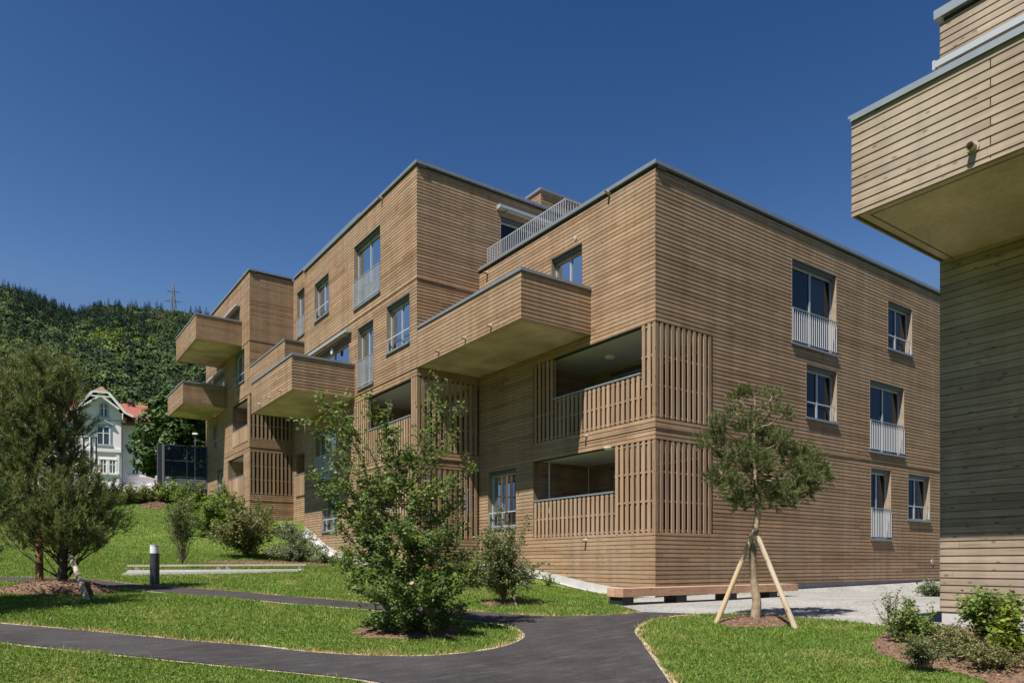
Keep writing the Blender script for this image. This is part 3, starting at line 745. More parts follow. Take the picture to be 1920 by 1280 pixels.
# recess (spine) and rear volume
RW = winx(0, 555.5, 577, 845, 886)
mb = MB()
clad(mb, 'x', 0, 18.25, Y3, 2.0, TOP_S-.18, [S_NARROW, RW])
mb.face([(0, 18.25, TOP_M-.3), (12, 18.25, TOP_M-.3), (12, 18.25, TOP_S-.1), (0, 18.25, TOP_S-.1)])
mb.build('wall', M['clad'], B)
q = winx(XM, 436, 465, 748, 798); RL1 = (q[0], q[1], 9.18, 10.70)
q = winx(XM, 427.5, 457.5, 851, 890); RL2 = (q[0], q[1], 6.50, 7.68)
qa = winx(XM, 440, 458, 652, 712); qb = winx(XM, 400, 407, 795, 838); qc = winx(XM, 407, 417, 878, 922)
ya = px_x(450, XM)[0]; yb = px_x(424, XM)[0]
RD1 = (ya+.1, ya+3.4, FL[4]-.0, FL[4]+2.25); RD2 = (yb+.4, yb+3.6, FL[3]+.0, FL[3]+2.25)
RS = [(5.40, 7.72), (8.42, 10.6)]
mb = MB()
clad(mb, 'x', XM, Y3, Y4, 2.5, TOP_S-.18, [RL1, RL2, RD1, RD2, qa, qb, qc])
clad(mb, 'y', Y3, XM, 0, 2.0, TOP_S-.18, [(XM+.08, -.08, *RS[0]), (XM+.08, -.08, *RS[1])])
mb.face([(XM, Y4, 3), (12, Y4, 3), (12, Y4, TOP_S-.1), (XM, Y4, TOP_S-.1)])
mb.build('wall', M['clad'], B)
mb = MB(); mb.box(.3, 12, 18.5, Y4-.1, TOP_S-.5, TOP_S-.3); mb.box(XM+.3, .3, Y3+.3, Y4-.1, TOP_S-.5, TOP_S-.3); mb.build('roof', M['slab'], B)
coping(B, 'x', 0, 18.2, Y3-.07, TOP_S); coping(B, 'x', XM, Y3-.06, Y4, TOP_S); coping(B, 'y', Y3, XM+.351, -.07, TOP_S)
# boards' storey joints (projecting drip boards)
def drip(bx):
    mb = MB()
    for q in bx: mb.box(*q)
    mb.build('drip_board', M['slat'], B)
for z, y1 in ((10.87, Y2), (7.97, Y2), (5.07, YMS)): drip([(XM-.022, XM-.002, Y1-.022, y1, z-.02, z+.012)])
for z in (10.866, 5.066): drip([(XM, -.002, Y1-.022, Y1-.002, z-.016, z+.016)])
drip([(-.018, -.002, -.018, Y1-.03, 5.034, 5.06), (-.002, 17, -.018, -.002, 5.034, 5.06)])
for z in (7.97, 10.87, 13.77, 5.07): drip([(XM-.02, XM-.002, Y3-.02, Y4, z-.018, z+.012), (XM-.002, -.002, Y3-.02, Y3-.002, z-.018, z+.012)])

# windows
for w, lb in zip(R_WIN, ('tall barred window under the roof edge', 'small window near the far roof edge', 'small window between the two storeys', 'wide barred window of the middle storey', 'narrow barred window low on the wall', 'small window low on the wall')):
    window(B, 'y', 0, *w[:4], kind=w[4], curtain='far', label=lb)
for w in M_WIN: window(B, 'x', XM, *w[:4], kind=w[4], curtain='far' if w[4] == 'french' else 'near')
window(B, 'x', XM, *M_DOOR, kind='plain', curtain='far', sill=False, mull=.4)
window(B, 'x', 0, *F_TOP, kind='plain', curtain=None, sill=False)
window(B, 'x', 0, *F_LOW, kind='rail', curtain='near', pane_m='glass_dark', curtain_m='white', mull=.62, label='window with a pale blind half drawn')
window(B, 'y', Y1, *T_WIN, kind='plain', curtain=None, sill=False)
window(B, 'x', 0, *S_NARROW, kind='french', curtain=None, mull=.9)
window(B, 'x', XM, *RD1, kind='plain', curtain='near', sill=False); window(B, 'x', XM, *RD2, kind='plain', curtain='near', sill=False)
for w in (qa, qb, qc): window(B, 'x', XM, *w, kind='rail', curtain=None)

# loggias and slat screens of the front corner
UO = px_x(1201, 0)[0]; UL = px_x(1038, 0)[0]; LO = px_x(1151, 0)[0]
def ray_ceiling(u, v, z):
    t = (z-CZ)*F/(V0-v); return c2w((u-U0)/F*t, t)
cl = ray_ceiling(1144, 668, LZ[1][1]+.02)
loggia(B, 0, 2.25, 0, YS, *LZ[1], lamp=cl)
loggia(B, 0, 2.25, 0, YS, *LZ[0], lamp=ray_ceiling(1142, 838, LZ[0][1]+.02))
for (a, b) in LZ: slats(B, 'y', 0, .13, XS, a, b, back=False)
slats(B, 'x', 0, .13, UO, *LZ[1], pitch=.19); slats(B, 'x', 0, UL, YS, *LZ[1], pitch=.19)
slats(B, 'x', 0, UO, UL, LZ[1][0], LZ[1][0]+1.16, rails=3, pitch=.185); handrail(B, 'x', 0, UO, UL, LZ[1][0]+1.165)
slats(B, 'x', 0, .13, LO, *LZ[0], pitch=.19); slats(B, 'x', 0, LO, YS, LZ[0][0], LZ[0][0]+1.10, rails=3, pitch=.185); handrail(B, 'x', 0, LO, YS, LZ[0][0]+1.105)
mb = MB(); mb.tube([(.35, YS-.35, LZ[0][0]), (.35, YS-.35, LZ[0][1])], [.02, .02], 8); mb.build('awning_pole', M['rail'], B)
# mid corner
mo = px_x(770, XM)[0]; mr = px_x(691, XM)[0]
loggia(B, XM, -.15, Y1, YMS, *LZ[1]); loggia(B, XM, -.15, Y1, YMS, LZ[0][0]+.05, LZ[0][1])
for (a, b) in ((LZ[1]), (LZ[0][0]+.05, LZ[0][1])): slats(B, 'y', Y1, XM+.13, -.03, a, b, back=False)
slats(B, 'x', XM, Y1+.13, mo, *LZ[1], pitch=.19); slats(B, 'x', XM, mr, YMS, *LZ[1], pitch=.19)
slats(B, 'x', XM, mo, mr, LZ[1][0], LZ[1][0]+1.16, rails=3, pitch=.185); handrail(B, 'x', XM, mo, mr, LZ[1][0]+1.165)
slats(B, 'x', XM, Y1+.13, Y1+1.5, LZ[0][0]+.05, LZ[0][1], pitch=.19); slats(B, 'x', XM, Y1+1.5, YMS, LZ[0][0]+.05, LZ[0][0]+1.1, rails=3, pitch=.185); handrail(B, 'x', XM, Y1+1.5, YMS, LZ[0][0]+1.11)
# rear corner
loggia(B, XM, -.2, RL1[0], RL1[1], RL1[2], RL1[3], door=False); loggia(B, XM, -.2, RL2[0], RL2[1], RL2[2], RL2[3], door=False)
for (a, b) in RS: slats(B, 'y', Y3, XM+.1, -.1, a, b, pitch=.23, back=False)
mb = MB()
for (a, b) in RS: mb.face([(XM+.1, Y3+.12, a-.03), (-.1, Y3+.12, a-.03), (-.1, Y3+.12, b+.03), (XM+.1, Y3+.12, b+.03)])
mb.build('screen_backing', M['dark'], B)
for q in (RL1, RL2): handrail(B, 'x', XM, q[0], q[1], q[2]+.005)
for z0, z1, q in ((RL1[2]-.85, RL1[2]-.02, RL1), (RL2[2]-1.1, RL2[2]-.02, RL2)):
    n = 9; mb = MB()
    for i in range(n): mb.box(XM-.022, XM-.003, q[0]+(q[1]-q[0])*i/n+.004, q[0]+(q[1]-q[0])*(i+1)/n-.004, z0, z1, vert=True)
    mb.build('board_panel', M['slat'], B)
mb = MB(); y0, y1, z0, z1 = RW
mb.face([(.9, y0-1, z0-.5), (.9, y1+1, z0-.5), (.9, y1+1, z1+.3), (.9, y0-1, z1+.3)]); mb.face([(0, y0-.02, z1), (0, y1+.02, z1), (.9, y1+.02, z1), (.9, y0-.02, z1)])
mb.face([(0, y1, z0), (.9, y1, z0), (.9, y1, z1), (0, y1, z1)]); mb.face([(0, y0-.02, z0), (0, y1+.02, z0), (.9, y1+.02, z0), (.9, y0-.02, z0)])
mb.build('loggia', M['clad'], B); slats(B, 'x', -.09, y0, y1, z0-1.15, z0, rails=2, pitch=.16); handrail(B, 'x', -.09, y0, y1, z0+.004)

# balconies
yb0 = px_x(1108, 0)[0]; f = lambda n, a, b: [a+(b-a)*(i+.5)/n for i in range(n)]
BZ = 6.36+CZ; BT = BZ+1.27
def sp(us, v_off, xo, zb):
    return [(px_x(u, xo)[0], zb+.16) for u in us]
balcony(B, XM, 0, yb0, Y1-.012, BZ, BT, (True, False), spouts=sp((823, 873, 921), 0, XM, BZ))
ym0 = px_x(665, XM)[0]
balcony(B, -4.8, XM, ym0, 18.45, BZ-.06, BT-.05, (True, True), spouts=sp((487, 506, 527), 0, -4.8, BZ-.02))
balcony(B, XM, 0, px_x(534, XM)[0], Y3-.012, 9.27+CZ-.05, 12.26, (True, False))
yr0 = px_x(453.5, XM)[0]; yr1 = px_x(424, XM)[0]
balcony(B, -4.8, XM, yr0, px_x(330, -4.8)[0], 13.80, 15.14, (True, True), spouts=sp((347, 357), 0, -4.8, 13.84))
balcony(B, -4.8, XM, yr1, px_x(314.5, -4.8)[0], 10.93, 12.20, (True, True), spouts=sp((328, 336), 0, -4.8, 10.97))

# awnings, lamps, spouts, terrace railing, bulkhead, vent
awning(B, 'x', XM, px_x(659, XM)[0], 18.6, M_DOOR[3]+.22)
awning(B, 'y', Y1, px_y(932, Y1)[0], px_y(932, Y1)[0]+3.6, TOP_F+2.35)
awning(B, 'x', XM, RD1[0]-.1, RD1[1]+.6, RD1[3]+.22); awning(B, 'x', XM, RD2[0]-.1, RD2[1]+.6, RD2[3]+.22)
def wall_lamp(y, z):
    m2 = MB(); m2.lathe((0, 0, 0), [(0, .06), (.07, .055), (.12, .035), (.135, 0)], 18)
    m2.v = [(XM-p[2], y+p[0], z+p[1]) for p in m2.v]; m2.build('wall_lamp', M['lampglass'], B, smooth=True)
yl, tl = px_x(623, XM); wall_lamp(yl, zat(659, tl)); yl, tl = px_x(432, XM); wall_lamp(yl, zat(585, tl)); yl, tl = px_x(399, XM); wall_lamp(yl, zat(716, tl))
for u, v, c in ((1143, 362, 0), (914, 512, 0), (717, 372, XM), (460, 516, XM), (1100, 817, 0), (1099, 1012, 0)):
    y, t = px_x(u, c); spout(B, 'x', c, y, zat(v, t), L=.15, r=.042 if v < 600 else .032)
xv, tv = px_y(1748, 0); m2 = MB(); m2.tube([(xv, -.02, zat(1053, tv)), (xv, 0, zat(1053, tv))], [.10, .10], 18); m2.tube([(xv, -.024, zat(1053, tv)), (xv, -.01, zat(1053, tv))], [.075, .075], 18, 1)
m2.build('vent', [M['alu'], M['clad']], B)
g = MB(); zr0, zr1 = TOP_F-.05, 12.42; ya, yb = px_x(1060, .3)[0], Y1-.05
n = int((yb-ya)/.105)
for i in range(n+1): t = ya+(yb-ya)*i/n; g.box(.292, .308, t-.008, t+.008, zr0, zr1)
n = int(6/.105)
for i in range(1, n+1): t = .3+6*i/n; g.box(t-.008, t+.008, ya-.008, ya+.008, zr0, zr1)
g.box(.285, .315, ya-.02, yb, zr1, zr1+.02); g.box(.315, 6.3, ya-.015, ya+.015, zr1, zr1+.02)
g.box(.285, .315, ya-.02, yb, zr0+.08, zr0+.1)
g.build('terrace_railing', M['rail'], B)
bx, tb = px_y(1014, 10.0); zb = zat(352, tb); mb = MB()
clad(mb, 'x', bx, 10, 13, TOP_M-.4, zb-.1); clad(mb, 'y', 10, bx, bx+4.5, TOP_M-.4, zb-.1); mb.box(bx-.06, bx+4.5, 9.94, 13, zb-.1, zb, 1)
mb.build('roof_bulkhead', [M['clad'], M['metal']], B)
# plinth: recessed under the right facade, sloping strip along the left facades
mb = MB(); mb.box(.08, 16.9, .08, .5, .3, 1.04)
mb.build('plinth', M['slab'], B)
mb = MB()
def plinth_x(c, y0, y1, h, d=.014):
    n = 10
    for i in range(n):
        a, b = y0+(y1-y0)*i/n, y0+(y1-y0)*(i+1)/n; za, zb = gz(c-.1, a), gz(c-.1, b)
        mb.face([(c-d, a, za-.5), (c-d, b, zb-.5), (c-d, b, zb+h), (c-d, a, za+h)]); mb.face([(c-d, a, za+h), (c-d, b, zb+h), (c, b, zb+h), (c, a, za+h)])
plinth_x(0, -.0, Y1, .22); mb.build('plinth', M['concrete'], B)
mb = MB(); plinth_x(XM, Y1, Y2, .16); mb.build('plinth', M['concrete'], B)

# small star ornament hanging on the wall over the balcony
ys_, ts_ = px_x(1080, 0); zs_ = zat(446, ts_)
st = MB()
for k in range(6):
    a = 2*PI*k/6+.26; b0, b1 = a-.33, a+.33; r0, r1 = .035, .085
    for d in (-.035, -.012):
        st.face([(d, ys_, zs_), (d-.004, ys_+r0*math.cos(b0), zs_+r0*math.sin(b0)), (d, ys_+r1*math.cos(a), zs_+r1*math.sin(a)), (d-.004, ys_+r0*math.cos(b1), zs_+r0*math.sin(b1))])
st.box(-.03, .0, ys_-.01, ys_+.01, zs_-.01, zs_+.01)
tag(st.build('wall_star', M['soft_white'], loc=(0, ys_, zs_)), 'small white star ornament on the timber wall above the balcony door', 'ornament')

# ------------------------------------------------------------------ the close building at the right edge
NX, NY, NT = -2.055, -7.62, 9.76
NB = empty('apartment_building', (NX, NY, .9), 'weathered pale timber building cut off by the right edge, with a big overhanging balcony', 'apartment building')
mb = MB()
clad(mb, 'x', NX, -26, NY, .90, NT-.2, pitch=.107, joints=5)
clad(mb, 'y', NY, NX, 8, .90, NT-.2, pitch=.107, flip=-1)
mb.face([(NX, -26, .5), (8, -26, .5), (8, -26, NT-.1), (NX, -26, NT-.1)])
mb.build('wall', M['clad_pale'], NB)
mb = MB(); mb.box(NX+.2, 8, -25.9, NY-.2, NT-.6, NT-.3); mb.build('roof', M['slab'], NB)
mb = MB(); mb.box(NX-.06, NX+.35, -26, NY+.06, NT-.13, NT); mb.box(NX+.035, NX+.3, -26, NY-.04, NT-.21, NT-.13, 1); mb.box(NX+.35, 8, NY-.3, NY+.06, NT-.13, NT)
mb.build('roof_edge', [M['metal'], M['dark']], NB)
nbz = 6.05; nbt = 7.30
y_sp, t_sp = px_x(1826, -4.45)
o = balcony(NB, -4.455, NX, -13.4, NY, nbz, nbt, (True, True), clad_m='clad_pale', pitch=.107, fixed=[px_x(1856, -4.455)[0], px_x(1856, -4.455)[0]-1.9])
spout(o, 'x', -4.455, y_sp, zat(277, t_sp), L=.10, r=.042)
awning(NB, 'x', NX, -14, px_x(1752, NX-.2)[0], 8.9)
mb = MB(); mb.box(NX+.02, 7.9, -25.9, NY-.02, .2, .901); mb.build('plinth', M['concrete'], NB)

# ------------------------------------------------------------------ plants
def curve(p0, p1, n=6, up=.15, wob=.03):
    p0, p1 = np.array(p0, float), np.array(p1, float); L = np.linalg.norm(p1-p0); out = []
    o = RNG.normal(size=(n, 3))*wob*L
    for i in range(n):
        t = i/(n-1); p = p0+(p1-p0)*t; p[2] -= up*L*4*t*(1-t)*.5
        if 0 < i < n-1: p = p+o[i]
        out.append(p)
    return out
def at_pt(c, t):
    x = t*(len(c)-1); i = min(int(x), len(c)-2); return c[i]+(c[i+1]-c[i])*(x-i), c[i+1]-c[i]

def leafy(root, trunk_pts, trunk_r, tips, leaf_m, bark_m, leaf, per_m=60, sub=.35, nsub=7, start=.25, trunk_name='trunk', leaf_flat=.35, up=.12, r_b=.012, inner=0):
    """tips: [(point, height fraction on the trunk, density)] -> tapered limbs with side twigs and leaves along them"""
    mb = MB(); mb.tube(trunk_pts, trunk_r, 9); LP = []; LA = []
    tp = [np.array(p) for p in trunk_pts]
    for tip, hf, dens in tips:
        p0, _ = at_pt(tp, hf); c = curve(p0, tip, 6, up); L = np.linalg.norm(np.array(tip)-p0)
        rb = r_b*(.6+.5*L); mb.tube(c, [rb*(1-.8*i/5) for i in range(6)], 5, cap=False)
        k = max(2, int(nsub*L))
        lines = [(c, start, 1.0)]
        for j in range(k):
            t = start+(1-start)*(j+RNG.random())/k; p, d = at_pt(c, t); d = d/np.linalg.norm(d)
            v = RNG.normal(size=3); v -= (v@d)*d; v /= np.linalg.norm(v); w = d*.55+v*.75; w[2] += .2
            sl = sub*(.5+.8*RNG.random())*(1.15-.6*t)
            q = p+w/np.linalg.norm(w)*sl; s = curve(p, q, 4, -.05); mb.tube(s, [.005, .004, .003, .002], 4, cap=False); lines.append((s, .15, 1.0))
        for ln, t0, dd in lines:
            ll = np.linalg.norm(ln[-1]-ln[0]); n = int(per_m*ll*dens*dd)+1
            for _ in range(n):
                t = t0+(1-t0)*RNG.random()**.8; p, d = at_pt(ln, t); LP.append(p+RNG.normal(size=3)*leaf*.7); LA.append(d/np.linalg.norm(d))
    mb.build(trunk_name, bark_m, root)
    LP, LA = np.array(LP), np.array(LA); LA = LA*.6+RNG.normal(size=LA.shape)*.5
    V, Fq = leaves(LP, leaf*RNG.uniform(.65, 1.3, len(LP)), RNG, flat=leaf_flat, aspect=.8, axis=LA)
    np_obj('crown' if trunk_name == 'trunk' else 'foliage', V, Fq, leaf_m, root)

def needles(root, name, base, dirs, lens, mat, K=34, nl=.085, w=.0075, parent=True):
    S = len(base); s = RNG.uniform(.08, 1.0, (S, K)); th = RNG.uniform(0, 2*PI, (S, K))
    d = dirs/np.linalg.norm(dirs, axis=1)[:, None]
    rf = np.tile(np.array([.3, .5, .8]), (S, 1)); a = np.cross(d, rf); a /= np.linalg.norm(a, axis=1)[:, None]; b = np.cross(d, a)
    p = base[:, None]+d[:, None]*(s*lens[:, None])[..., None]
    rad = a[:, None]*np.cos(th)[..., None]+b[:, None]*np.sin(th)[..., None]
    op = RNG.uniform(.5, .95, (S, K))[..., None]
    nd = d[:, None]*np.cos(op)+rad*np.sin(op); L = nl*RNG.uniform(.75, 1.2, (S, K))[..., None]
    sd = np.cross(nd, RNG.normal(size=(S, K, 3))); sd /= np.linalg.norm(sd, axis=2)[..., None]
    V = np.stack([p-sd*w/2, p+sd*w/2, p+nd*L], 2).reshape(-1, 3)
    np_obj(name, V, np.arange(len(V)).reshape(-1, 3), mat, root)

def pine(name, label, base, trunk, tr, clumps, mat, bark, nsh=26, slen=.2, K=34, nl=.085, upb=.5, group=None, w=.0075):
    root = empty(name, base, label, 'tree', group)
    mb = MB(); mb.tube(trunk, tr, 10); tp = [np.array(p) for p in trunk]
    Bs, Ds, Ls = [], [], []
    for c, r, hf in clumps:
        c = np.array(c, float); p0, _ = at_pt(tp, hf); cv = curve(p0, c, 5, .1)
        L = np.linalg.norm(c-p0); mb.tube(cv, [.006+.010*L*(1-i/4) for i in range(5)], 6, cap=False)
        n = int(nsh*(r/.22)**1.6); v = RNG.normal(size=(n, 3)); v /= np.linalg.norm(v, axis=1)[:, None]
        out = v*.75+np.array([0, 0, upb])+(c-p0)/max(L, .1)*.35
        st = c+v*(RNG.random((n, 1))**.6)*r*np.array([1, 1, .75])
        Bs.append(st); Ds.append(out); Ls.append(slen*RNG.uniform(.6, 1.3, n))
        for j in range(0, n, 4): mb.tube([c, st[j]+out[j]*.05], [.008, .004], 4, cap=False)
    mb.build('trunk', bark, root)
    needles(root, 'crown', np.concatenate(Bs), np.concatenate(Ds), np.concatenate(Ls), mat, K, nl, w)
    return root
def gdepth(p): return w2c(p.x, p.y)[1]
def stake(u0, v0, u1, v1, t1, r, mat, label, group='wooden stakes holding the young trees'):
    a = gp(u0, v0); b = at_depth(u1, v1, t1); mb = MB(); d = (b-a).normalized()
    mb.tube([a-d*.15, a+(b-a)*.33+Vector((.004, 0, .003)), a+(b-a)*.7, b], [r*1.05, r, r*.97, r*.92], 12)
    tag(mb.build('tree_stake', mat, loc=a), label, 'stake', group)

# --- staked young pine on the right lawn
pb = gp(1415, 1166); tp_ = gdepth(pb); A = lambda u, v, dd=0.0: at_depth(u, v, tp_+dd)
trunk = [pb-Vector((0, 0, .1)), A(1419, 1128), A(1413, 1085, .03), A(1411, 1040), A(1414, 1005, -.03), A(1421, 965), A(1419, 915), A(1414, 860, .05), A(1413, 800), A(1416, 750)]
tr = [.095, .075, .062, .060, .058, .05, .045, .036, .026, .012]
cl = []
for u, v, r, hf, dd in ((1412,740,.11,1,0),(1385,745,.13,.95,.1),(1380,775,.12,.93,-.1),(1448,745,.11,.95,.1),(1445,770,.09,.93,0),(1470,775,.12,.88,0),(1415,790,.16,.9,.1),(1400,805,.2,.86,-.15),(1440,815,.2,.85,.2),
    (1350,795,.15,.8,.0),(1342,820,.16,.78,.1),(1322,832,.12,.78,-.1),(1345,838,.11,.78,.1),(1460,830,.2,.8,-.2),(1420,835,.22,.82,.3),(1385,850,.24,.77,-.3),(1365,860,.18,.76,.2),
    (1425,870,.25,.76,-.4),(1465,850,.2,.78,.3),(1400,885,.26,.72,.35),(1355,890,.2,.7,-.2),(1340,895,.14,.68,.1),(1375,910,.22,.68,-.45),(1440,905,.26,.7,.4),(1480,880,.22,.75,-.2),
    (1505,855,.22,.75,.0),(1525,870,.22,.74,.15),(1510,895,.24,.72,-.3),(1535,890,.18,.72,.1),(1545,900,.1,.7,0),(1500,915,.22,.68,.2),(1470,920,.24,.68,-.4),(1520,915,.15,.68,-.1),(1430,930,.22,.66,-.2),
    (1395,930,.2,.65,.2),(1360,905,.15,.66,.3),(1410,945,.16,.62,.3),(1455,940,.16,.63,.1),(1385,940,.14,.62,-.3),(1490,935,.12,.64,-.1)):
    cl.append((A(u, v, dd), r*.9, hf))
pine('pine_tree', 'young pine with bent pale trunk held by two stakes near the building corner', pb, trunk, tr, cl, M['needle'], M['bark_pale'], nsh=57, slen=.15, K=42, nl=.072, w=.009)
stake(1343, 1168, 1411, 1002, tp_-.05, .042, M['stake_dark'] if False else M['stake'], 'brown left stake leaning against the young pine on the right lawn')
stake(1491, 1178, 1420, 1003, tp_-.05, .042, M['plank'], 'pale right stake leaning against the young pine on the right lawn')
mulch('mulch', disc_poly((pb.x, pb.y), .75, .62, jit=.18), 700, 'brown mulch ring round the young pine on the right lawn')

# --- big maple on the lawn island
mp = gp(768, 1182); tm = gdepth(mp); A = lambda u, v, dd=0.0: at_depth(u, v, tm+dd)
root = empty('maple_tree', mp, 'bushy young maple with loose long shoots on the lawn island', 'tree')
trunk = [mp-Vector((0, 0, .1)), A(768, 1120), A(766, 1040), A(768, 960), A(775, 890), A(790, 830)]
tips = []
for u, v, dd, hf, dn in ((597,742,.2,.5,.75),(566,786,-.2,.45,.6),(613,800,.1,.5,.9),(640,752,.3,.6,.55),(688,738,0,.68,.7),(714,768,-.2,.7,1),(735,800,.3,.75,.9),(765,835,-.3,.8,1.1),
    (822,713,0,.85,.6),(833,765,.2,.85,.8),(858,758,.1,.75,.4),(850,820,-.2,.75,.8),(888,868,0,.6,.7),(800,850,.3,.8,1.1),(780,880,-.3,.8,1.2),(590,885,0,.4,.8),(604,930,.3,.35,1),(640,905,-.3,.45,1.1),
    (870,930,.2,.5,.9),(878,985,-.3,.4,.8),(632,985,0,.3,.9),(882,1030,.3,.3,.7),(640,1045,-.2,.22,1),(648,1098,0,.15,1),(893,1092,.2,.15,.8),(872,1135,-.3,.1,1.2),(680,1165,-.3,.06,1.5),(855,1152,.2,.08,1.4),
    (700,1010,-.9,.3,1.5),(760,980,-1.0,.4,1.5),(820,1000,-.9,.4,1.4),(740,1085,-1.1,.2,1.6),(800,1095,-1.1,.2,1.6),(690,1105,-.8,.15,1.6),(850,1065,-.8,.25,1.4),
    (700,930,.8,.45,1.2),(780,930,1.0,.5,1.2),(840,950,.8,.45,1.1),(690,1040,1.0,.25,1.3),(770,1050,1.1,.25,1.3),(840,1070,.9,.2,1.3),(720,1130,.9,.1,1.4),(820,1130,.9,.1,1.4),
    (730,900,-.6,.6,1.3),(800,920,-.6,.6,1.3),(675,960,-.5,.4,1.4),(845,900,-.4,.6,1.0),(770,1010,-.5,.4,1.6),(730,1050,-.5,.25,1.7),(800,1040,-.5,.3,1.7),(760,1140,-.9,.08,1.7),(700,1160,-.6,.05,1.5),(820,1165,-.6,.05,1.5),(750,1165,.5,.05,1.3),
    (670,1010,.4,.3,1.2),(860,1000,.5,.35,1.0),(650,950,.5,.4,.9),(720,860,.4,.65,.9),(760,900,.4,.7,1.2)):
    tips.append((A(u, v, dd), hf, dn*(1.3 if v > 880 else .95)))
leafy(root, trunk, [.05, .042, .034, .026, .018, .008], tips, M['maple'], M['twig'], .054, per_m=92, sub=.36, nsub=10, start=.22, r_b=.011)
stake(820, 1184, 772, 1092, tm-.75, .035, M['stake'], 'short leaning stake beside the maple on the lawn island')
mulch('mulch', disc_poly((mp.x, mp.y), .8, .7, jit=.15), 500, 'brown mulch ring under the maple on the lawn island')

# --- dark pines at the left edge
def big_pine(label, base, top_v, t, prof, n, mat, seed, vb):
    """prof: (pixel row, left reach, right reach) in metres from the trunk, along the camera's right"""
    rg = np.random.default_rng(seed); ztop = zat(top_v, t); H = ztop-base.z; dr, df = Vector((*RV, 0)), Vector((*FV, 0))
    trunk = [base-Vector((0, 0, .1))]+[base+dr*(.05*math.sin(f_*4))+df*(.04*math.sin(f_*5))+Vector((0, 0, H*f_)) for f_ in (.08, .2, .4, .6, .8, .92)]
    cl = []; rows = [p[0] for p in prof]
    for i in range(n):
        f_ = .17+.83*(i+rg.random())/n; v = vb+(top_v-vb)*f_
        Lr = np.interp(v, rows, [p[1] for p in prof]); Rr = np.interp(v, rows, [p[2] for p in prof])
        a = i*2.399+rg.normal()*.3; rr = .25+.75*rg.random()**.55; hx = (Lr+Rr)/2; cx = (Rr-Lr)/2
        c = base+dr*(cx+math.cos(a)*rr*hx)+df*(math.sin(a)*rr*max(.35, hx*.85))+Vector((0, 0, H*f_)); cl.append((c, .17+.12*rg.random(), max(.1, min(.97, f_-.10*rr))))
    return pine('pine_tree', label, base, trunk, [.10, .088, .078, .062, .046, .028, .012], cl, mat, M['bark_dark'], nsh=16, slen=.34, K=48, nl=.105, upb=.8, w=.0125)
lp = gp(115, 1107); tl = gdepth(lp); mpx = tl/F
big_pine('large dark pine on a mulch ring between the two footpaths', lp, 690, tl, [(r, (115-l)*mpx-.3, (rt-115)*mpx-.3) for r, l, rt in
    ((690, 10, 150), (740, -30, 170), (800, -30, 174), (850, -30, 152), (900, -20, 202), (950, -20, 256), (1000, -20, 250), (1040, -10, 212), (1080, 50, 160))], 140, M['needle_dark'], 5, 1107)
lx_, ly_ = c2w(-9.15, 10.8); lp2 = Vector((lx_, ly_, gz(lx_, ly_))); t2_ = 10.8
v2_ = V0-(lp2.z-CZ)*F/t2_
big_pine('second dark pine, only its branch tips showing at the left edge', lp2, 590, t2_, [(r, 1.25, w_) for r, w_ in ((590, .5), (740, 1.15), (850, 1.1), (980, 1.3), (1080, 1.1), (1130, .8))], 96, M['needle_dark'], 9, v2_)
stake(74, 1108, 72, 985, tl+.25, .07, M['stake_dark'], 'upright brown stake left of the dark pine trunk')
stake(163, 1123, 132, 1040, tl-.2, .048, M['plank'], 'pale leaning stake right of the dark pine trunk')
mulch('mulch', disc_poly((lp.x-.05, lp.y-.25), 1.0, .85, jit=.12, rot=-.6), 1500, 'brown mulch mound under the dark left pine', .05, .20)

# --- shrubs
def bush(label, u, v, top_v, wpx, nst, leaf_m, leaf, per_m, name='shrub', group=None, low=.15, sub=.22, nsub=9, flat=.35, bark='twig', lean=.0, at=None, vase=False):
    b = at if at is not None else gp(u, v); t = gdepth(b); H = (v-top_v)/F*t; W = wpx/F*t/2
    root = empty(name, b, label, 'shrub', group)
    trunk = [b-Vector((0, 0, .08)), b+Vector((0, 0, H*.05)), b+Vector((.01, .01, H*.12))]; tips = []
    for i in range(nst):
        a = 2*PI*i/nst*1.618+RNG.random(); f_ = RNG.random()**.6; h = H*((1-.25*f_**2)*RNG.uniform(.8, 1.0) if vase else (1-.62*f_**2)*RNG.uniform(.45, 1.0))
        tips.append((np.array(b)+np.array((math.cos(a)*W*f_+lean, math.sin(a)*W*f_, h)), RNG.uniform(.35, .9), RNG.uniform(.7, 1.2)))
    leafy(root, trunk, [.028, .022, .012], tips, leaf_m, M[bark], leaf, per_m, sub, nsub, low, 'stem', flat, up=-.06, r_b=.008)
bush('thin multi-stemmed shrub standing alone behind the bollard light', 342, 1063, 925, 72, 34, M['shrub_dull'], .05, 40, low=.38, sub=.2, nsub=5, vase=True)
bush('tall olive shrub on the grassy slope in front of the rear block', 462, 1046, 912, 140, 60, M['shrub_olive'], .085, 50, sub=.35, nsub=6, low=.12)
bush('leafy green shrub left of the tall olive shrub', 398, 1005, 918, 96, 34, M['shrub_fresh'], .09, 56, sub=.35, nsub=6)
bush('dark green shrub higher on the slope above the thin shrub', 356, 985, 922, 84, 30, M['shrub_fresh'], .09, 50, sub=.35, nsub=6)
bush('green shrub at the wall of the rear block', 425, 968, 905, 84, 28, M['shrub_fresh'], .09, 54, sub=.35, nsub=6)
bush('shrub at the corner of the rear block by the slat screen', 487, 1000, 918, 64, 22, M['shrub_dull'], .085, 50, sub=.3, nsub=6)
bush('low grey-green mound at the foot of the slope, beside the white stone strip', 560, 1052, 990, 130, 50, M['shrub_grey'], .06, 60, sub=.22, nsub=9, low=.02)
bush('grey-green mound above the top of the white stone strip', 545, 1010, 972, 90, 34, M['shrub_grey'], .06, 60, sub=.22, nsub=9, low=.02)
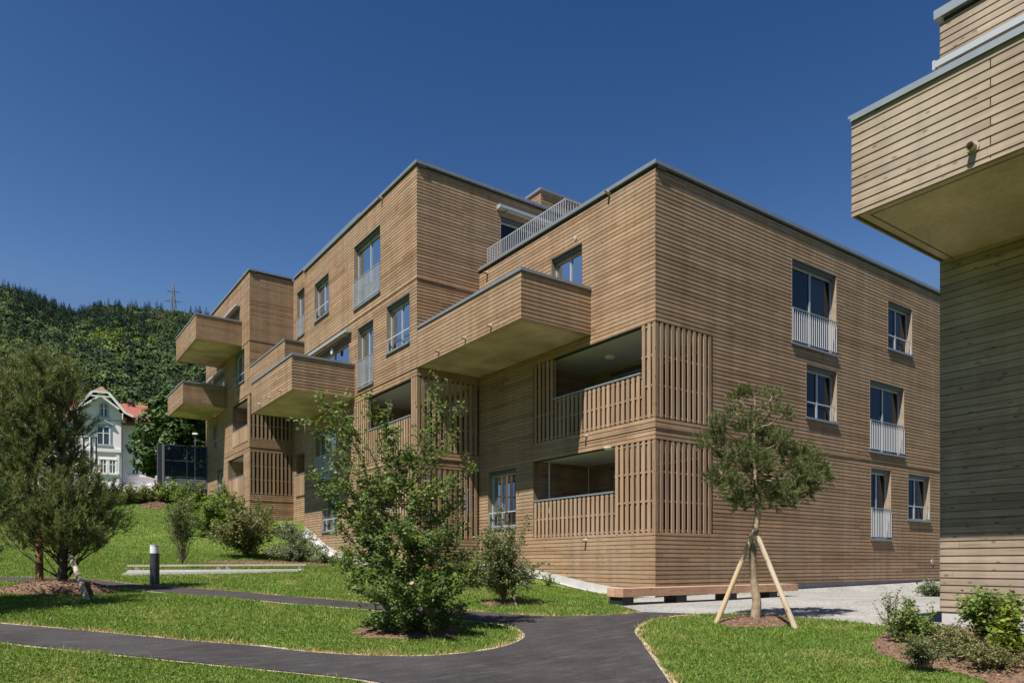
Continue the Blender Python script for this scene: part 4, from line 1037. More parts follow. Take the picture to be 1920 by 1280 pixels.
bush('small grey-green plant at the lawn edge left of the maple', 610, 1058, 1024, 70, 26, M['shrub_grey'], .055, 60, sub=.2, nsub=9, low=.02)
bush('fresh green plant at the lower end of the white stone strip', 655, 1062, 1008, 60, 24, M['shrub_fresh'], .06, 40, sub=.22, nsub=8, low=.05)
bs_ = gp(945, 1131)
bush('slender shrub with pale stems between the maple and the bench', 945, 1131, 938, 150, 50, M['shrub_dull'], .046, 66, low=.16, sub=.34, nsub=9, bark='bark_pale')
stake(968, 1135, 957, 1095, gdepth(bs_), .02, M['plank'], 'thin pale stake beside the slender shrub')
mulch('mulch', disc_poly((bs_.x, bs_.y), .5, .45, jit=.18), 260, 'brown mulch ring under the slender shrub')
bush('lime yellow bush between the maple and the slender shrub', 893, 1096, 1036, 56, 26, M['shrub_lime'], .055, 60, sub=.2, nsub=8, low=.05)
bush('grey-green bush right behind the slender shrub', 985, 1092, 1050, 60, 22, M['shrub_grey'], .05, 50, sub=.2, nsub=8, low=.05)
bush('small light green plant at the left end of the plinth strip', 1030, 1099, 1068, 44, 14, M['shrub_fresh'], .05, 40, sub=.16, nsub=8, low=.05)
bush('dark green bush at the maple foot close to the wall', 870, 1085, 1020, 60, 26, M['dark_leaf'], .055, 50, sub=.2, nsub=8, low=.05)
for i, (u, v, h, w, mt) in enumerate(((190,950,38,46,'shrub_fresh'),(215,955,42,40,'shrub_fresh'),(242,952,46,44,'shrub_olive'),(268,950,40,40,'shrub_fresh'),(296,948,42,40,'shrub_olive'),(322,950,46,44,'shrub_fresh'),
      (345,955,46,40,'shrub_fresh'),(372,958,50,46,'shrub_dull'))):
    bush('leafy shrub in the hedge row on the slope top under villa and fence', u, v-8, v-8-h, w+14, 24, M[mt], .11, 46, group='hedge shrubs on top of the slope', sub=.35, nsub=5, low=.05)
# bed in the right corner
bed = [np.array((p.x, p.y)) for p in [gp(*q) for q in ((1632,1204),(1660,1188),(1720,1178),(1790,1172),(1880,1170),(1990,1180),(2140,1215),(2250,1300),(2100,1330),(1930,1306),(1800,1262),(1700,1246),(1648,1228))]]
mulch('mulch_bed', bed, 3800, 'reddish bark mulch bed in the right corner', .04)
STONE = [np.array(p) for p in ((NX+.02, -7.5), (NX-.75, -7.35), (NX-.85, -9.5), (NX-.9, -12.5), (NX+.02, -12.5))]
sheet('stone_strip', STONE, .018, M['stone'], 'white stones along the foot of the pale timber building', 'stones', step=.15)
ST2 = [np.array((XM-.02, y)) for y in np.linspace(8.2, 18.6, 20)]+[np.array((XM-.42, y)) for y in np.linspace(18.4, 8.2, 20)]
sheet('stone_strip', ST2, .02, M['concrete'], 'white stone strip climbing along the middle block', 'stones', step=.2)
ST3 = [np.array((-.02, y)) for y in np.linspace(.0, 8.1, 14)]+[np.array((-.26, y)) for y in np.linspace(8.1, -.2, 14)]
sheet('stone_strip', ST3, .02, M['stone'], 'white stone strip along the front block wall', 'stones', step=.2)
BEDS += [np.array(STONE), np.array(ST2), np.array(ST3)]
M2 = disc_poly(c2w(-8.2, 24.6), 2.4, .7, rot=-.6); mulch('mulch', M2, 900, 'brown planting bed on the slope by the middle block', .06)
M3 = [np.array((p.x, p.y)) for p in [gp(*q) for q in ((262,952),(300,954),(314,944),(308,936),(268,938))]]
mulch('mulch', M3, 700, 'brown earth patch under the hedge row on the slope', .09)
for i_, (lb, u, v, tv, w, n, mt, lf, pm) in enumerate((('wispy sapling at the left end of the mulch bed', 1672, 1203, 1112, 50, 9, 'shrub_fresh', .034, 30), ('round fresh green shrub in the mulch bed by the building corner', 1716, 1212, 1122, 78, 34, 'shrub_fresh', .042, 60),
      ('dark low heath plant at the front of the mulch bed', 1728, 1262, 1205, 62, 26, 'shrub_dull', .026, 110), ('olive low plant spreading over the mulch bed', 1800, 1236, 1180, 130, 46, 'shrub_olive', .028, 100),
      ('broad-leaved shrub against the pale timber wall', 1858, 1222, 1108, 90, 28, 'shrub_fresh', .06, 42), ('tall broad-leaved plant with pale stems at the right edge', 1898, 1248, 1098, 60, 10, 'shrub_lime', .07, 42),
      ('yellow-green low plant at the lower right edge', 1868, 1262, 1220, 110, 30, 'shrub_olive', .03, 90), ('thin dark shrub in front of the white stones', 1770, 1214, 1150, 60, 20, 'shrub_dull', .035, 55))):
    bush(lb, u, v, tv-10, w*1.35, int(n*1.1), M[mt], lf, pm*1.0, sub=.18, nsub=11, low=.15, vase=i_ % 2 == 0)
bush('grey-green bush behind the corner of the pale timber building', 1748, 1118, 1083, 60, 30, M['shrub_grey'], .07, 60, sub=.25, nsub=7, low=.05)

# ------------------------------------------------------------------ street furniture
BX0, BX1 = -3.24, 2.72
bl = Vector((-.3, -2.0, gz(-.3, -2.0)))
bench = empty('bench', bl, 'long low bench of reddish timber beams on dark steel feet', 'bench')
ztb = 1.10
for y0 in (-2.20, -1.96):
    mb = MB(); mb.box(BX0, BX1, y0, y0+.23, ztb-.17, ztb); mb.build('seat_beam', M['bench'], bench)
for u in (1180, 1281, 1376, 1453):
    x, _ = px_y(u, -2.2); mb = MB(); mb.box(x-.16, x+.16, -2.16, -1.80, gz(x, -2)-.05, ztb-.17); mb.box(x-.2, x+.2, -2.19, -1.76, ztb-.178, ztb-.171); mb.build('foot', M['steel_dark'], bench)
bo = gp(290, 1096); tb_ = gdepth(bo); hb = 75/F*tb_
boll = empty('bollard_light', bo, 'dark grey bollard light with a white lens by the footpath', 'bollard light')
rb = .105
mb = MB(); mb.lathe(bo, [(rb, -.05), (rb, hb*.79), (0, hb*.79)], 26); mb.build('post', M['anthracite'], boll, smooth=False)
mb = MB(); mb.lathe(bo, [(rb*.96, hb*.79+.002), (rb*.96, hb*.985)], 26); mb.build('lens', M['lens'], boll)
mb = MB(); mb.lathe(bo, [(rb*1.02, hb*.985), (rb*1.02, hb), (0, hb+.004)], 26); mb.build('cap', M['lens'], boll)
# timber-edged play strip behind the bollard
e0, e1 = gp(240, 1069), gp(575, 1067)
edg = empty('timber_edging', e0, 'pale plank on short blocks edging the grey play strip in the lawn', 'edging')
mb = MB(); up = Vector((0, 0, .14)); mb.obox(e0+up, e1+up, .16, .05); mb.build('plank', M['plank'], edg)
for t in (.05, .5, .55, .96):
    p = e0.lerp(e1, t); mb = MB(); mb.obox(p-Vector((0, 0, .1)), p+Vector((0, 0, .11)), .16, .12); mb.build('block', M['plank'], edg)
k0, k1 = gp(232, 1078), gp(560, 1071)
mb = MB(); mb.obox(k0+Vector((0, 0, .015)), k1+Vector((0, 0, .015)), .22, .1)
tag(mb.build('kerb', M['concrete'], loc=k0), 'low pale concrete kerb in front of the plank edging', 'kerb')
sheet('play_strip', [np.array((p.x, p.y)) for p in (k0, k1, e1, e0)], .02, M['gravel'], 'grey play strip between kerb and plank', 'gravel')
BEDS.append(np.array([(p.x, p.y) for p in (k0, k1, e1, e0)]))

# dark screen fence above the slope
def cam_pt(u, t, z): x, y = c2w((u-U0)/F*t, t); return Vector((x, y, z))
TF = 46.0; zb_ = zat(914, TF); zt_ = zat(833, TF)
fe = empty('screen_fence', cam_pt(306, TF, zb_), 'dark glazed screen fence with a thick post beside the rear block', 'fence')
mb = MB(); mb.obox(cam_pt(300, TF, zb_-1), cam_pt(300, TF, zt_+.1), .28, .3); mb.build('post', M['anthracite'], fe)
mb = MB(); mb.obox(cam_pt(306, TF-.3, zb_-1), cam_pt(306, TF-.3, zt_-.05), .10, .1); mb.build('post', M['metal'], fe)
mb = MB(); a, b = cam_pt(308, TF, 0), cam_pt(392, TF+1.2, 0)
mb.face([(a.x, a.y, zat(892, TF)), (b.x, b.y, zat(892, TF)), (b.x, b.y, zt_), (a.x, a.y, zt_)]); mb.build('screen', M['screen_glass'], fe)
mb = MB()
for z in (zt_, zat(862, TF), zat(892, TF)): mb.obox((a.x, a.y, z), (b.x, b.y, z), .05, .05)
for t in (.0, .5, 1): p = a.lerp(b, t); mb.obox((p.x, p.y, zb_-.8), (p.x, p.y, zt_), .05, .05)
mb.build('rail', M['anthracite'], fe)
mb = MB()
for i in range(5): z = zb_+.06+.13*i; mb.obox((a.x, a.y, z), (b.x, b.y, z), .03, .10)
mb.build('board', M['pylon'], fe)
# information case on a pole, dark posts
TI = 44.0; zi = zat(930, TI)
ic = empty('notice_case', cam_pt(169, TI, zi-.4), 'dark framed notice case on a white pole in front of the villa', 'notice case')
mb = MB(); mb.tube([cam_pt(169, TI, zi-1), cam_pt(169, TI, zat(818, TI))], [.05, .05], 10); mb.build('pole', M['white'], ic)
mb = MB(); za_, zc_ = zat(872, TI), zat(820, TI)
for u in (171.5, 180.5): mb.obox(cam_pt(u, TI, za_), cam_pt(u, TI, zc_), .08, .08)
for z in (za_, zc_): mb.obox(cam_pt(170, TI, z), cam_pt(182, TI, z), .08, .08)
mb.build('frame', M['anthracite'], ic)
mb = MB(); mb.obox(cam_pt(174.5, TI+.1, za_), cam_pt(174.5, TI+.1, zc_), .16, .05); mb.build('panel', M['white'], ic)
pf = empty('post_fence', cam_pt(135, TI+1, zi-.6), 'dark posts with a top rail beside the notice case', 'fence')
for u in (118, 134, 157):
    mb = MB(); mb.obox(cam_pt(u, TI+1, zi-1), cam_pt(u, TI+1, zat(819, TI+1)), .1, .1); mb.build('post', M['anthracite'], pf)
mb = MB(); mb.obox(cam_pt(116, TI+1, zat(818, TI+1)), cam_pt(168, TI+1, zat(818, TI+1)), .08, .06); mb.build('rail', M['white'], pf)
sl = empty('street_lamp', cam_pt(366, 50, zat(915, 50)-.5), 'slim street lamp with a white head in front of the dark tree', 'street lamp')
mb = MB(); mb.tube([cam_pt(366, 50, zat(920, 50)-.8), cam_pt(366, 50, zat(812, 50))], [.045, .03], 8); mb.build('pole', M['pylon'], sl)
mb = MB(); mb.obox(cam_pt(362, 50, zat(813, 50)), cam_pt(371, 50, zat(813, 50)), .25, .10); mb.build('lamp_head', M['lampglass'], sl)

# ------------------------------------------------------------------ villa behind the slope (own frame: x to camera right, y away)
TV = 75.0; PXM = TV/F; zv = zat(915, TV)
vo = cam_pt(205, TV, zv)
VL = empty('villa', vo, 'white villa with an ornate gable and red tiled roof behind the slope', 'house', rz=math.atan2(RV[1], RV[0])+math.radians(24), local=True)
vx = lambda u: (u-205)*PXM/1.13
vz = lambda v: (915-v)*PXM
xa, xb, xc = vx(152), vx(190), vx(228)
mb = MB()
mb.face([(xa, 0, -5), (xc, 0, -5), (xc, 0, vz(775)), (xb, 0, vz(732)), (xa, 0, vz(775))]); mb.face([(xc, 0, -5), (xc, 9, -5), (xc, 9, vz(775)), (xc, 0, vz(775))]); mb.face([(xa, 0, -5), (xa, 9, -5), (xa, 9, vz(775)), (xa, 0, vz(775))])
mb.box(vx(60), vx(335), .8, 9.5, -5, vz(786))
mb.box(vx(60), vx(335), -.10, .8, -5, vz(907)); mb.box(xa-.08, xc+.08, -.14, -.001, vz(847), vz(841)); mb.box(xc+.08, vx(335), .66, .799, vz(847), vz(841))
for v in (852, 864, 876, 888): mb.box(xc+.02, vx(335), .775, .799, vz(v)-.03, vz(v)+.22)
for u in (179, 221, 156): mb.box(vx(u)-.14, vx(u)+.14, -.06, -.001, 0, vz(850))
mb.build('wall', M['villa'], VL)
mb = MB()                                # main roof: ridge along x
def roof_quad(p, du, m=0):
    a = Vector(p[0]); e1 = (Vector(p[1])-a); L = e1.length; e1.normalize(); nrm = e1.cross(Vector(p[3])-a).normalized(); e2 = nrm.cross(e1)
    mb.face(p, [((Vector(q)-a).dot(e1), (Vector(q)-a).dot(e2)) for q in p], m)
ez, rz_ = vz(788), vz(737)
roof_quad([(vx(50), -.1, ez), (vx(345), -.1, ez), (vx(345), 5, rz_), (vx(50), 5, rz_)], 0); roof_quad([(vx(50), 10.2, ez), (vx(345), 10.2, ez), (vx(345), 5, rz_), (vx(50), 5, rz_)], 0)
gz_ = vz(724); go = .7; sx = vx(236)-xb; gy = vz(772)
hz = gz_-.75
for s in (1, -1):
    roof_quad([(xb+s*.75, -go, hz), (xb+s*sx, -go, gy), (xb+s*sx, 5, gy), (xb+s*.75, 5, hz)], 0, 0)
    roof_quad([(xb, .3, gz_), (xb+s*.75, -go, hz), (xb+s*.75, 5, hz), (xb, 5, gz_)], 0, 0)
    roof_quad([(xb+s*sx, -go, gy), (xb+s*(sx+.75), -go, gy-.35), (xb+s*(sx+.75), 5, gy-.35), (xb+s*sx, 5, gy)], 0, 0)
roof_quad([(xb-.75, -go, hz), (xb+.75, -go, hz), (xb, .3, gz_), (xb, .3, gz_)][:3]+[(xb, .3, gz_)], 0, 1)
rf = mb.build('roof', [M['tiles'], M['tiles_brown']], VL)
mb = MB(); mb.box(vx(233), vx(243), 4.2, 5.2, rz_-.6, vz(735)); mb.box(vx(232), vx(244), 4.1, 5.3, vz(735), vz(733)); mb.build('chimney', M['tiles_brown'], rf)
mb = MB()
for s in (1, -1):
    mb.obox((xb+s*.75, -go-.04, hz-.1), (xb+s*sx, -go-.04, gy-.1), .08, .24); mb.obox((xb+s*sx, -go-.04, gy-.1), (xb+s*(sx+.75), -go-.04, gy-.45), .08, .2)
    mb.obox((xb+s*.2, -go-.02, hz-.55), (xb+s*1.7, -go-.02, vz(768)), .06, .16); mb.obox((xb+s*2.0, -go, gy-.2), (xb+s*2.0, -.02, gy-.9), .1, .1); mb.obox((xb+s*2.0, -go, gy-.25), (xb+s*2.0, -go, gy-.8), .1, .1)
mb.obox((xb-.75, -go-.04, hz-.08), (xb+.75, -go-.04, hz-.08), .08, .16); mb.obox((xb-1.05, -go-.03, hz-.5), (xb+1.05, -go-.03, hz-.5), .06, .12)
mb.build('bargeboard', M['white'], VL)
mb = MB(); mb.box(xc+.02, vx(345), -.08, .8, ez-.25, ez-.02); mb.box(xc+.03, xc+.5, -.5, .8, gy-1.1, gy-.5); mb.build('eaves', M['villa_wood'], VL)
mb = MB(); mb.tube([(xc+.02, -.1, -3), (xc+.02, -.1, vz(790))], [.075, .075], 8); mb.build('downpipe', M['pylon'], VL)
def vwin(u0, u1, v0, v1, y=0.0, arch=False, ped=False, sill=True):
    a, b, z0, z1 = vx(u0), vx(u1), vz(v1), vz(v0); m1 = MB(); w = .12
    if arch:
        c = (a+b)/2; r = (b-a)/2; n = 12; zc = z1-r
        for i in range(n):
            t0, t1 = PI*i/n, PI*(i+1)/n; m1.obox((c+r*math.cos(t0), y-.04, zc+r*math.sin(t0)), (c+r*math.cos(t1), y-.04, zc+r*math.sin(t1)), .16, .16, up=Vector((0, 1, 0)))
        for x in (a, b): m1.box(x-.08, x+.08, y-.1, y-.001, z0, zc)
        m1.box(a-.2, b+.2, y-.14, y-.001, z0-.15, z0)
    else:
        m1.box(a-w, a, y-.08, y-.001, z0, z1); m1.box(b, b+w, y-.08, y-.001, z0, z1); m1.box(a-w, b+w, y-.1, y-.001, z1, z1+w)
        if sill: m1.box(a-w*2, b+w*2, y-.18, y-.001, z0-.2, z0)
    if ped:
        m1.obox((a-.35, y-.12, z1+.25), ((a+b)/2, y-.12, z1+.75), .24, .14); m1.obox(((a+b)/2, y-.12, z1+.75), (b+.35, y-.12, z1+.25), .24, .14); m1.box(a-.3, b+.3, y-.1, y-.001, z1+.14, z1+.26)
    f_ = m1.build('window', M['villa_grey'] if (ped or arch) else M['villa'], VL)
    m2 = MB(); zz = z1-(b-a)*.3 if arch else z1
    m2.face([(a, y-.02, z0), (b, y-.02, z0), (b, y-.02, zz), (a, y-.02, zz)])
    if arch: m2.face([((a+b)/2+(b-a)/2*math.cos(PI*i/10), y-.021, z1-(b-a)/2+(b-a)/2*math.sin(PI*i/10)) for i in range(11)])
    m2.build('pane', M['glass_far'], f_)
    m3 = MB(); c = (a+b)/2; m3.box(c-.05, c+.05, y-.06, y-.03, z0, z1-.05); m3.box(a, b, y-.06, y-.03, z0+(z1-z0)*.62, z0+(z1-z0)*.62+.07)
    for x in (a+.04, b-.04): m3.box(x-.04, x+.04, y-.055, y-.03, z0, zz)
    m3.build('sash', M['white'], f_)
vwin(188, 202, 757, 781, arch=True); vwin(182, 206, 801, 833, ped=True)
vwin(188, 200, 862, 886); vwin(205, 217, 862, 886); vwin(164, 176, 862, 886); vwin(246, 260, 862, 886, y=.8); vwin(246, 260, 803, 833, y=.8); vwin(272, 286, 862, 886, y=.8); vwin(100, 116, 862, 886, y=.8); vwin(100, 116, 803, 833, y=.8); vwin(126, 140, 862, 886, y=.8); vwin(126, 140, 803, 833, y=.8)

# dark deciduous tree beside the villa
def crown_tree(label, base, H, R, n_cl, leaf_m, leaf, per, seed, group=None):
    rg = np.random.default_rng(seed); root = empty('deciduous_tree', base, label, 'tree', group); mb = MB()
    b = np.array(base); mb.tube([b-[0, 0, .3], b+[0, 0, H*.25], b+[.1, .1, H*.6], b+[0, .1, H*.9]], [R*.07, R*.055, R*.035, R*.01], 8); P = []; NR = []
    for i in range(n_cl):
        z = .20+.78*(i+rg.random())/n_cl; prof = math.sin(min(1, z*1.05)*PI*.93+.12)**.6; a = i*2.399+rg.normal()*.3; rr = R*prof*rg.random()**.45
        c = b+[math.cos(a)*rr, math.sin(a)*rr, z*H]; s = R*(.2+.14*rg.random())
        mb.tube([b+[0, 0, max(.15, z-.2)*H], c], [R*.02, R*.006], 5, cap=False)
        v = rg.normal(size=(per, 3)); v /= np.linalg.norm(v, axis=1)[:, None]; P.append(c+v*s*(rg.random((per, 1))**.25)*[1, 1, .75]); NR.append(v)
    mb.build('trunk', M['bark'], root); P = np.concatenate(P)
    V, Fq = leaves(P, leaf*rg.uniform(.6, 1.4, len(P)), rg, flat=.35, aspect=.8, nrm=np.concatenate(NR), nw=.5); np_obj('crown', V, Fq, leaf_m, root)
TD = 58.0; zb2 = zat(915, TD)-.6
crown_tree('dense dark green tree between the villa and the rear block', cam_pt(338, TD, zb2), (925-728)/F*TD, 3.2, 100, M['dark_leaf'], .34, 150, 21)
crown_tree('dark green tree partly hidden behind the rear block', cam_pt(400, TD+4, zb2), 7.4, 3.2, 60, M['dark_leaf'], .36, 130, 22)

# ------------------------------------------------------------------ wooded hill and pylon
UU = np.array([-900, -300, -100, 0, 60, 110, 140, 170, 200, 260, 340, 400, 500, 700, 1000, 1500, 2300]); VR = np.array([610, 568, 560, 566, 583, 606, 618, 610, 602, 606, 613, 622, 650, 700, 780, 870, 960])
DR = 420.0
def hill_z(u, t):
    vr = np.interp(u, UU, VR); zr = CZ+(V0-vr)/F*DR
    s = np.clip((t-88)/(DR-88), 0, 1); s2 = s*.72+.28*s*s*(3-2*s)
    return np.where(t <= DR, 6.2+(zr-6.2)*s2, zr-(t-DR)*.25)
tt = np.concatenate([np.linspace(84, 420, 60), np.linspace(435, 620, 8)]); uu = np.linspace(-900, 2300, 120); T2, U2 = np.meshgrid(tt, uu, indexing='ij')
Z2 = hill_z(U2, T2)+np.sin(U2*.05+T2*.03)*1.5*np.clip((T2-90)/60, 0, 1); Z2[0] = -6
hx, hy = c2w((U2-U0)/F*T2, T2); i2 = np.arange(T2.size).reshape(T2.shape)
hm = plain('hill_soil', (.04, .06, .024), .95, noise=.05, amt=.4)
tag(np_obj('hill', np.stack([hx.ravel(), hy.ravel(), Z2.ravel()], 1), np.stack([i2[:-1, :-1].ravel(), i2[:-1, 1:].ravel(), i2[1:, 1:].ravel(), i2[1:, :-1].ravel()], 1), hm, smooth=True), 'steep hillside under the forest', 'hill', kind='structure')
def tree_template(kind, rg):
    P = []; S = []
    if kind == 'leaf':
        nb = 13; NRM = []
        for i in range(nb):
            v = rg.normal(size=3); v /= np.linalg.norm(v); c = v*[.32, .32, .26]+[0, 0, .62]; s = .17+.08*rg.random()
            w = rg.normal(size=(46, 3)); w /= np.linalg.norm(w, axis=1)[:, None]; w[:, 2] = np.abs(w[:, 2])*.9-.15; P.append(c+w*s*rg.uniform(.85, 1.08, (46, 1))); S.append(np.full(46, .078)); NRM.append(w)
        P = np.concatenate(P); S = np.concatenate(S); V, Fq = leaves(P, S*rg.uniform(.6, 1.4, len(P)), rg, flat=.3, aspect=.85, nrm=np.concatenate(NRM), nw=.62)
    else:
        n = 260; z = rg.random(n)**.8; r = .21*(1-z)+.015; r = r*(.75+.25*np.sin(z*40)); a = rg.uniform(0, 2*PI, n); P = np.column_stack([np.cos(a)*r, np.sin(a)*r, z])
        ax = np.column_stack([np.cos(a), np.sin(a), np.full(n, -.55)]); V, Fq = leaves(P, .12*(1.15-z)*rg.uniform(.7, 1.4, n), rg, flat=.2, aspect=.5, axis=ax*2)
    return V, Fq
rgf = np.random.default_rng(31)
tpl = {'leaf': [tree_template('leaf', rgf) for _ in range(6)], 'con': [tree_template('con', rgf) for _ in range(4)]}
VV, FF, TT = [], [], []; off = 0
for _ in range(4600):
    t = math.sqrt(rgf.uniform(92**2, 428**2)); u = rgf.uniform(-70, 480)
    if u > 420 and t > 380: pass
    z = float(hill_z(u, t)); x, y = c2w((u-U0)/F*t, t)
    vpix = V0-(z-CZ)*F/t
    pc = .12
    if 30 < u < 290 and 560+.25*u < vpix < 628+.16*u: pc = .62                  # the spruce belt
    if t > 385 and u < 140: pc = .5
    kind = 'con' if rgf.random() < pc else 'leaf'
    V, Fq = tpl[kind][rgf.integers(len(tpl[kind]))]
    h = rgf.uniform(5, 9.5) if kind == 'leaf' else rgf.uniform(9, 14); w = h*rgf.uniform(.85, 1.2)
    if t > 395: h *= .72; w *= .8
    a = rgf.uniform(0, 2*PI); ca, sa = math.cos(a), math.sin(a)
    W = np.column_stack([(V[:, 0]*ca-V[:, 1]*sa)*w+x, (V[:, 0]*sa+V[:, 1]*ca)*w+y, V[:, 2]*h+z-1.0])
    if kind == 'con': c = np.array((.050, .080, .060))*rgf.uniform(.7, 1.25)
    else:
        g = min(1, max(0, rgf.random()*.8+.1+.24*math.sin(u*.037+t*.021)*math.sin(t*.047-u*.019+1.3))); c = np.array((.070, .104, .050)) if g < .5 else np.array((.096, .134, .054)) if g < .82 else np.array((.145, .188, .064)) if g < .97 else np.array((.085, .080, .055))
        if 640 < vpix < 680 and 170 < u < 290: c = np.array((.12, .165, .04))
        c = c*rgf.uniform(.75, 1.2)
    VV.append(W); FF.append(Fq+off); off += len(W); TT.append(np.tile(c, (len(W), 1)))
tag(np_obj('forest', np.concatenate(VV), np.concatenate(FF), M['forest'], tint=np.concatenate(TT)), 'mixed dark forest covering the hillside', 'forest', kind='stuff')
TP = 424.0; pz0 = float(hill_z(325, TP)); pt = zat(529, TP); pp = cam_pt(325, TP, pz0)
py = empty('power_pylon', pp, 'lattice power pylon on the ridge of the wooded hill', 'pylon')
mb = MB(); dr, df = Vector((*RV, 0)), Vector((*FV, 0)); Hh = pt-pz0
def pc_(sx, sy, f_): w = 2.2*(1-f_)**1.1+.12; return pp+dr*sx*w+df*sy*w+Vector((0, 0, Hh*f_))
fs_ = [0, .2, .38, .53, .66, .77, .86, .93, 1.0]
for sx in (-1, 1):
    for sy in (-1, 1): mb.tube([pc_(sx, sy, f_) for f_ in fs_], [.20]*len(fs_), 4, cap=False)
for i in range(len(fs_)-1):
    for sy in (-1, 1): mb.tube([pc_(-1, sy, fs_[i]), pc_(1, sy, fs_[i+1])], [.12, .12], 4, cap=False); mb.tube([pc_(1, sy, fs_[i]), pc_(-1, sy, fs_[i+1])], [.12, .12], 4, cap=False)
mb.build('mast', M['pylon'], py)
for f_, w in ((.60, 5.2), (.80, 3.6)):
    m1 = MB(); c = pp+Vector((0, 0, Hh*f_))
    for s in (-1, 1):
        tip = c+dr*s*w+Vector((0, 0, .3 if s < 0 else -.4)); m1.tube([c+Vector((0, 0, .8)), tip], [.16, .12], 4); m1.tube([c-Vector((0, 0, .3)), tip], [.16, .12], 4); m1.tube([tip, tip-Vector((0, 0, 1.0))], [.1, .1], 4)
    m1.build('crossarm', M['pylon'], py)

# ------------------------------------------------------------------ grass blades
def bands():
    out = []
    for y0, y1, den, sc in ((6.3, 8.5, 3800, 1.0), (8.5, 11, 2900, 1.05), (11, 15, 1700, 1.2), (15, 20, 1000, 1.35), (20, 28, 620, 1.55), (28, 46, 260, 2.0)):
        area = (y1*y1-y0*y0)/2*1.56; n = int(area*den*(1.0 if y0 < 20 else .6))
        Y = np.sqrt(RNG.uniform(y0*y0, y1*y1, n)); hi = 1.0 if y0 < 20 else .05
        X = Y*RNG.uniform(-.78, .78 if y0 < 20 else -.1, n); out.append((X, Y, np.full(n, sc)))
    return [np.concatenate(c) for c in zip(*out)]
X, Y, S = bands(); gx, gy = c2w(X, Y); q = np.column_stack([gx, gy])
keep = ~inside(q, PATH) & ~inside(q, GRAVEL)
for P in BEDS: keep &= ~inside(q, P)
keep &= ~((gx > -.02) & (gy > 0)) & ~((gx > XM-.02) & (gy > Y1)) & ~((gx > NX-.02) & (gy < NY))
q, S = q[keep], S[keep]
de = edge_dist(q, PATH); keep = de > .012; q, S, de = q[keep], S[keep], de[keep]; n = len(q)
z = gz(q[:, 0], q[:, 1])
n1 = np.sin(q[:, 0]*1.3+np.sin(q[:, 1]*.9)*2)*np.sin(q[:, 1]*1.1+1.7*np.sin(q[:, 0]*.7)); n2 = np.sin(q[:, 0]*5.1+q[:, 1]*3.3)*np.sin(q[:, 1]*4.7-q[:, 0]*2.2)
n3 = np.sin(q[:, 0]*.9+q[:, 1]*1.3)*np.sin(q[:, 0]*1.7-q[:, 1]*.6+2)+.35*n2
h = RNG.uniform(.018, .054, n)*(1+.28*n1+.15*n2)*np.where(RNG.random(n) < .03, 1.7, 1)*np.where(n3 > .8, .65, 1)*np.sqrt(S); w = .0075*S*RNG.uniform(.7, 1.4, n)
a = RNG.uniform(0, 2*PI, n); ln = RNG.uniform(.1, .9, n)*h; la = RNG.uniform(0, 2*PI, n)
b = np.column_stack([q, z-.004]); sd = np.column_stack([np.cos(a)*w, np.sin(a)*w, np.zeros(n)])
tip = b+np.column_stack([np.cos(la)*ln, np.sin(la)*ln, h])
LU, LI, LR = np.array(up_edge), np.array(island), np.array(right_edge); ni = 13*6
dd_ = np.minimum(np.minimum(edge_dist(q, LU, False), edge_dist(q, LI[:ni], False)), edge_dist(q, LR, False)+.12)
dry = (RNG.random(n) < np.clip(1.0-dd_/.30+.4*n2, 0, .92)) | (RNG.random(n) < .02+.05*(n1 > .55)+.30*(n3 > .8))
t0 = np.array((.125, .220, .036)); t1 = np.array((.225, .310, .070)); k = np.clip(.5+.42*n1+.34*n2+RNG.normal(0, .2, n), 0, 1)[:, None]
tc_ = t0*(1-k)+t1*k; tc_[dry] = np.array((.47, .37, .18))*RNG.uniform(.75, 1.2, (dry.sum(), 1))
V = np.stack([b-sd, b+sd, tip], 1).reshape(-1, 3)
tag(np_obj('grass', V, np.arange(3*n).reshape(n, 3), M['grass'], tint=np.repeat(tc_, 3, 0)), 'short mown grass with dry yellow edges along the paths', 'grass', kind='stuff')
# clover leaves in the near lawn
m_ = (w2c(q[:, 0], q[:, 1])[1] < 12); qi = np.nonzero(m_)[0]; qi = RNG.choice(qi, min(26000, len(qi)), replace=False); qi = qi[n1[qi]+RNG.normal(0, .4, len(qi)) > -.2]; qi = qi[de[qi] > .3]
P = np.column_stack([q[qi], z[qi]+RNG.uniform(.02, .055, len(qi))]); V, Fq = leaves(P, RNG.uniform(.018, .032, len(qi)), RNG, flat=.6, aspect=.95)
tag(np_obj('clover', V, Fq, M['shrub_fresh']), 'small clover leaves mixed into the near lawn', 'clover', kind='stuff')

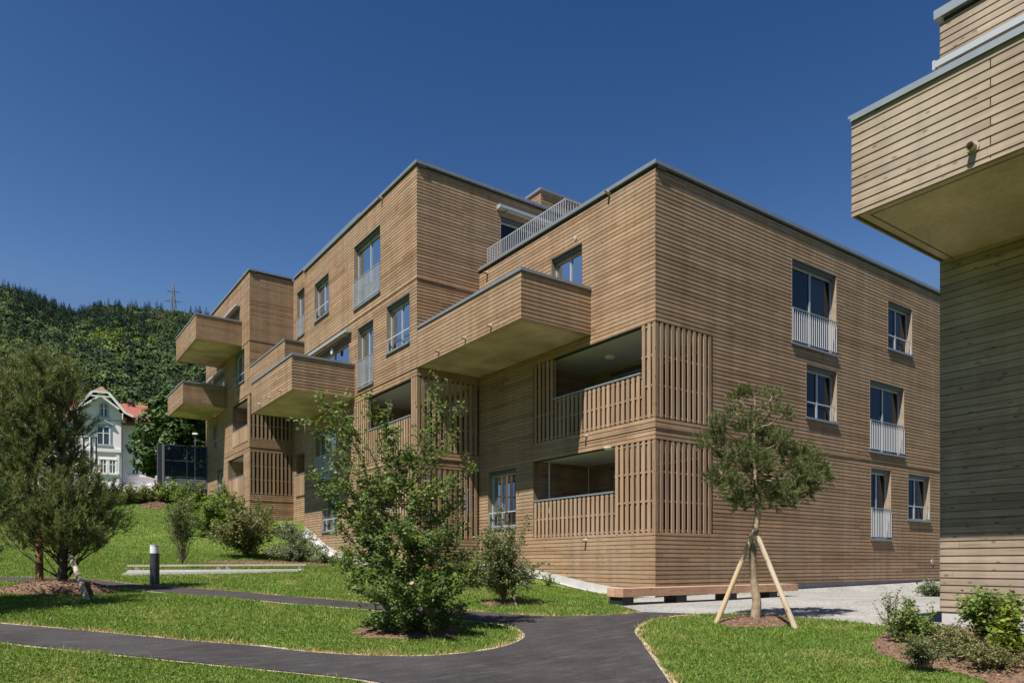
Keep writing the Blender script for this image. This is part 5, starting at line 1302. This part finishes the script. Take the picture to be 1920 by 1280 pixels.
# ------------------------------------------------------------------ light, sky, camera
SUN = Vector((1.0, .29, -1.70)).normalized()
ld = bpy.data.lights.new('sun', 'SUN'); ld.energy = 5.0; ld.angle = math.radians(.53); ld.color = (1.0, .95, .87)
lo = bpy.data.objects.new('sun', ld); COL.objects.link(lo); lo.rotation_euler = SUN.to_track_quat('-Z', 'Y').to_euler(); lo.location = (-20, -20, 60)
w = bpy.data.worlds.new('World'); SC.world = w; w.use_nodes = True; nt = w.node_tree; bg = nt.nodes['Background']
sky = nt.nodes.new('ShaderNodeTexSky'); sky.sky_type = 'NISHITA'; sky.sun_disc = False
sky.sun_elevation = math.asin(-SUN.z); sky.sun_rotation = math.atan2(-SUN.x, -SUN.y)
sky.altitude = 1800; sky.air_density = 1.0; sky.dust_density = .05; sky.ozone_density = 5.0
sp = nt.nodes.new('ShaderNodeSeparateColor'); cb = nt.nodes.new('ShaderNodeCombineColor'); nt.links.new(sky.outputs[0], sp.inputs[0]); SKY = .06
for i, (ref, tgt, g, cap) in enumerate(((.0372, .0190, 2.5, .085), (.0698, .0575, 1.85, .155), (.1475, .162, 1.5, .305))):
    m1 = nt.nodes.new('ShaderNodeMath'); m1.operation = 'MULTIPLY'; m1.inputs[1].default_value = SKY/ref; nt.links.new(sp.outputs[i], m1.inputs[0])
    m2 = nt.nodes.new('ShaderNodeMath'); m2.operation = 'POWER'; m2.inputs[1].default_value = g; nt.links.new(m1.outputs[0], m2.inputs[0])
    m3 = nt.nodes.new('ShaderNodeMath'); m3.operation = 'MULTIPLY'; m3.inputs[1].default_value = tgt/SKY; nt.links.new(m2.outputs[0], m3.inputs[0])
    m4 = nt.nodes.new('ShaderNodeMath'); m4.operation = 'MINIMUM'; m4.inputs[1].default_value = cap/SKY; nt.links.new(m3.outputs[0], m4.inputs[0]); nt.links.new(m4.outputs[0], cb.inputs[i])
nt.links.new(cb.outputs[0], bg.inputs[0]); bg.inputs[1].default_value = SKY
cam = bpy.data.cameras.new('camera'); co = bpy.data.objects.new('camera', cam); COL.objects.link(co)
co.location = (CAM[0], CAM[1], CZ); co.rotation_euler = (math.radians(90), 0, -math.atan2(FV[0], FV[1]))
cam.sensor_width = 36; cam.lens = 36*F/1920; cam.shift_y = (V0-640)/1920; cam.shift_x = 0; cam.clip_start = .1; cam.clip_end = 6000
SC.camera = co
vs = SC.view_settings; vs.view_transform = 'Standard'; vs.look = 'None'; vs.exposure = .55; vs.gamma = 1
SC.render.engine = 'CYCLES'; SC.cycles.max_bounces = 6; SC.cycles.transparent_max_bounces = 12; SC.cycles.caustics_reflective = False; SC.cycles.caustics_refractive = False
SC.cycles.use_denoising = True; SC.cycles.sample_clamp_indirect = 4
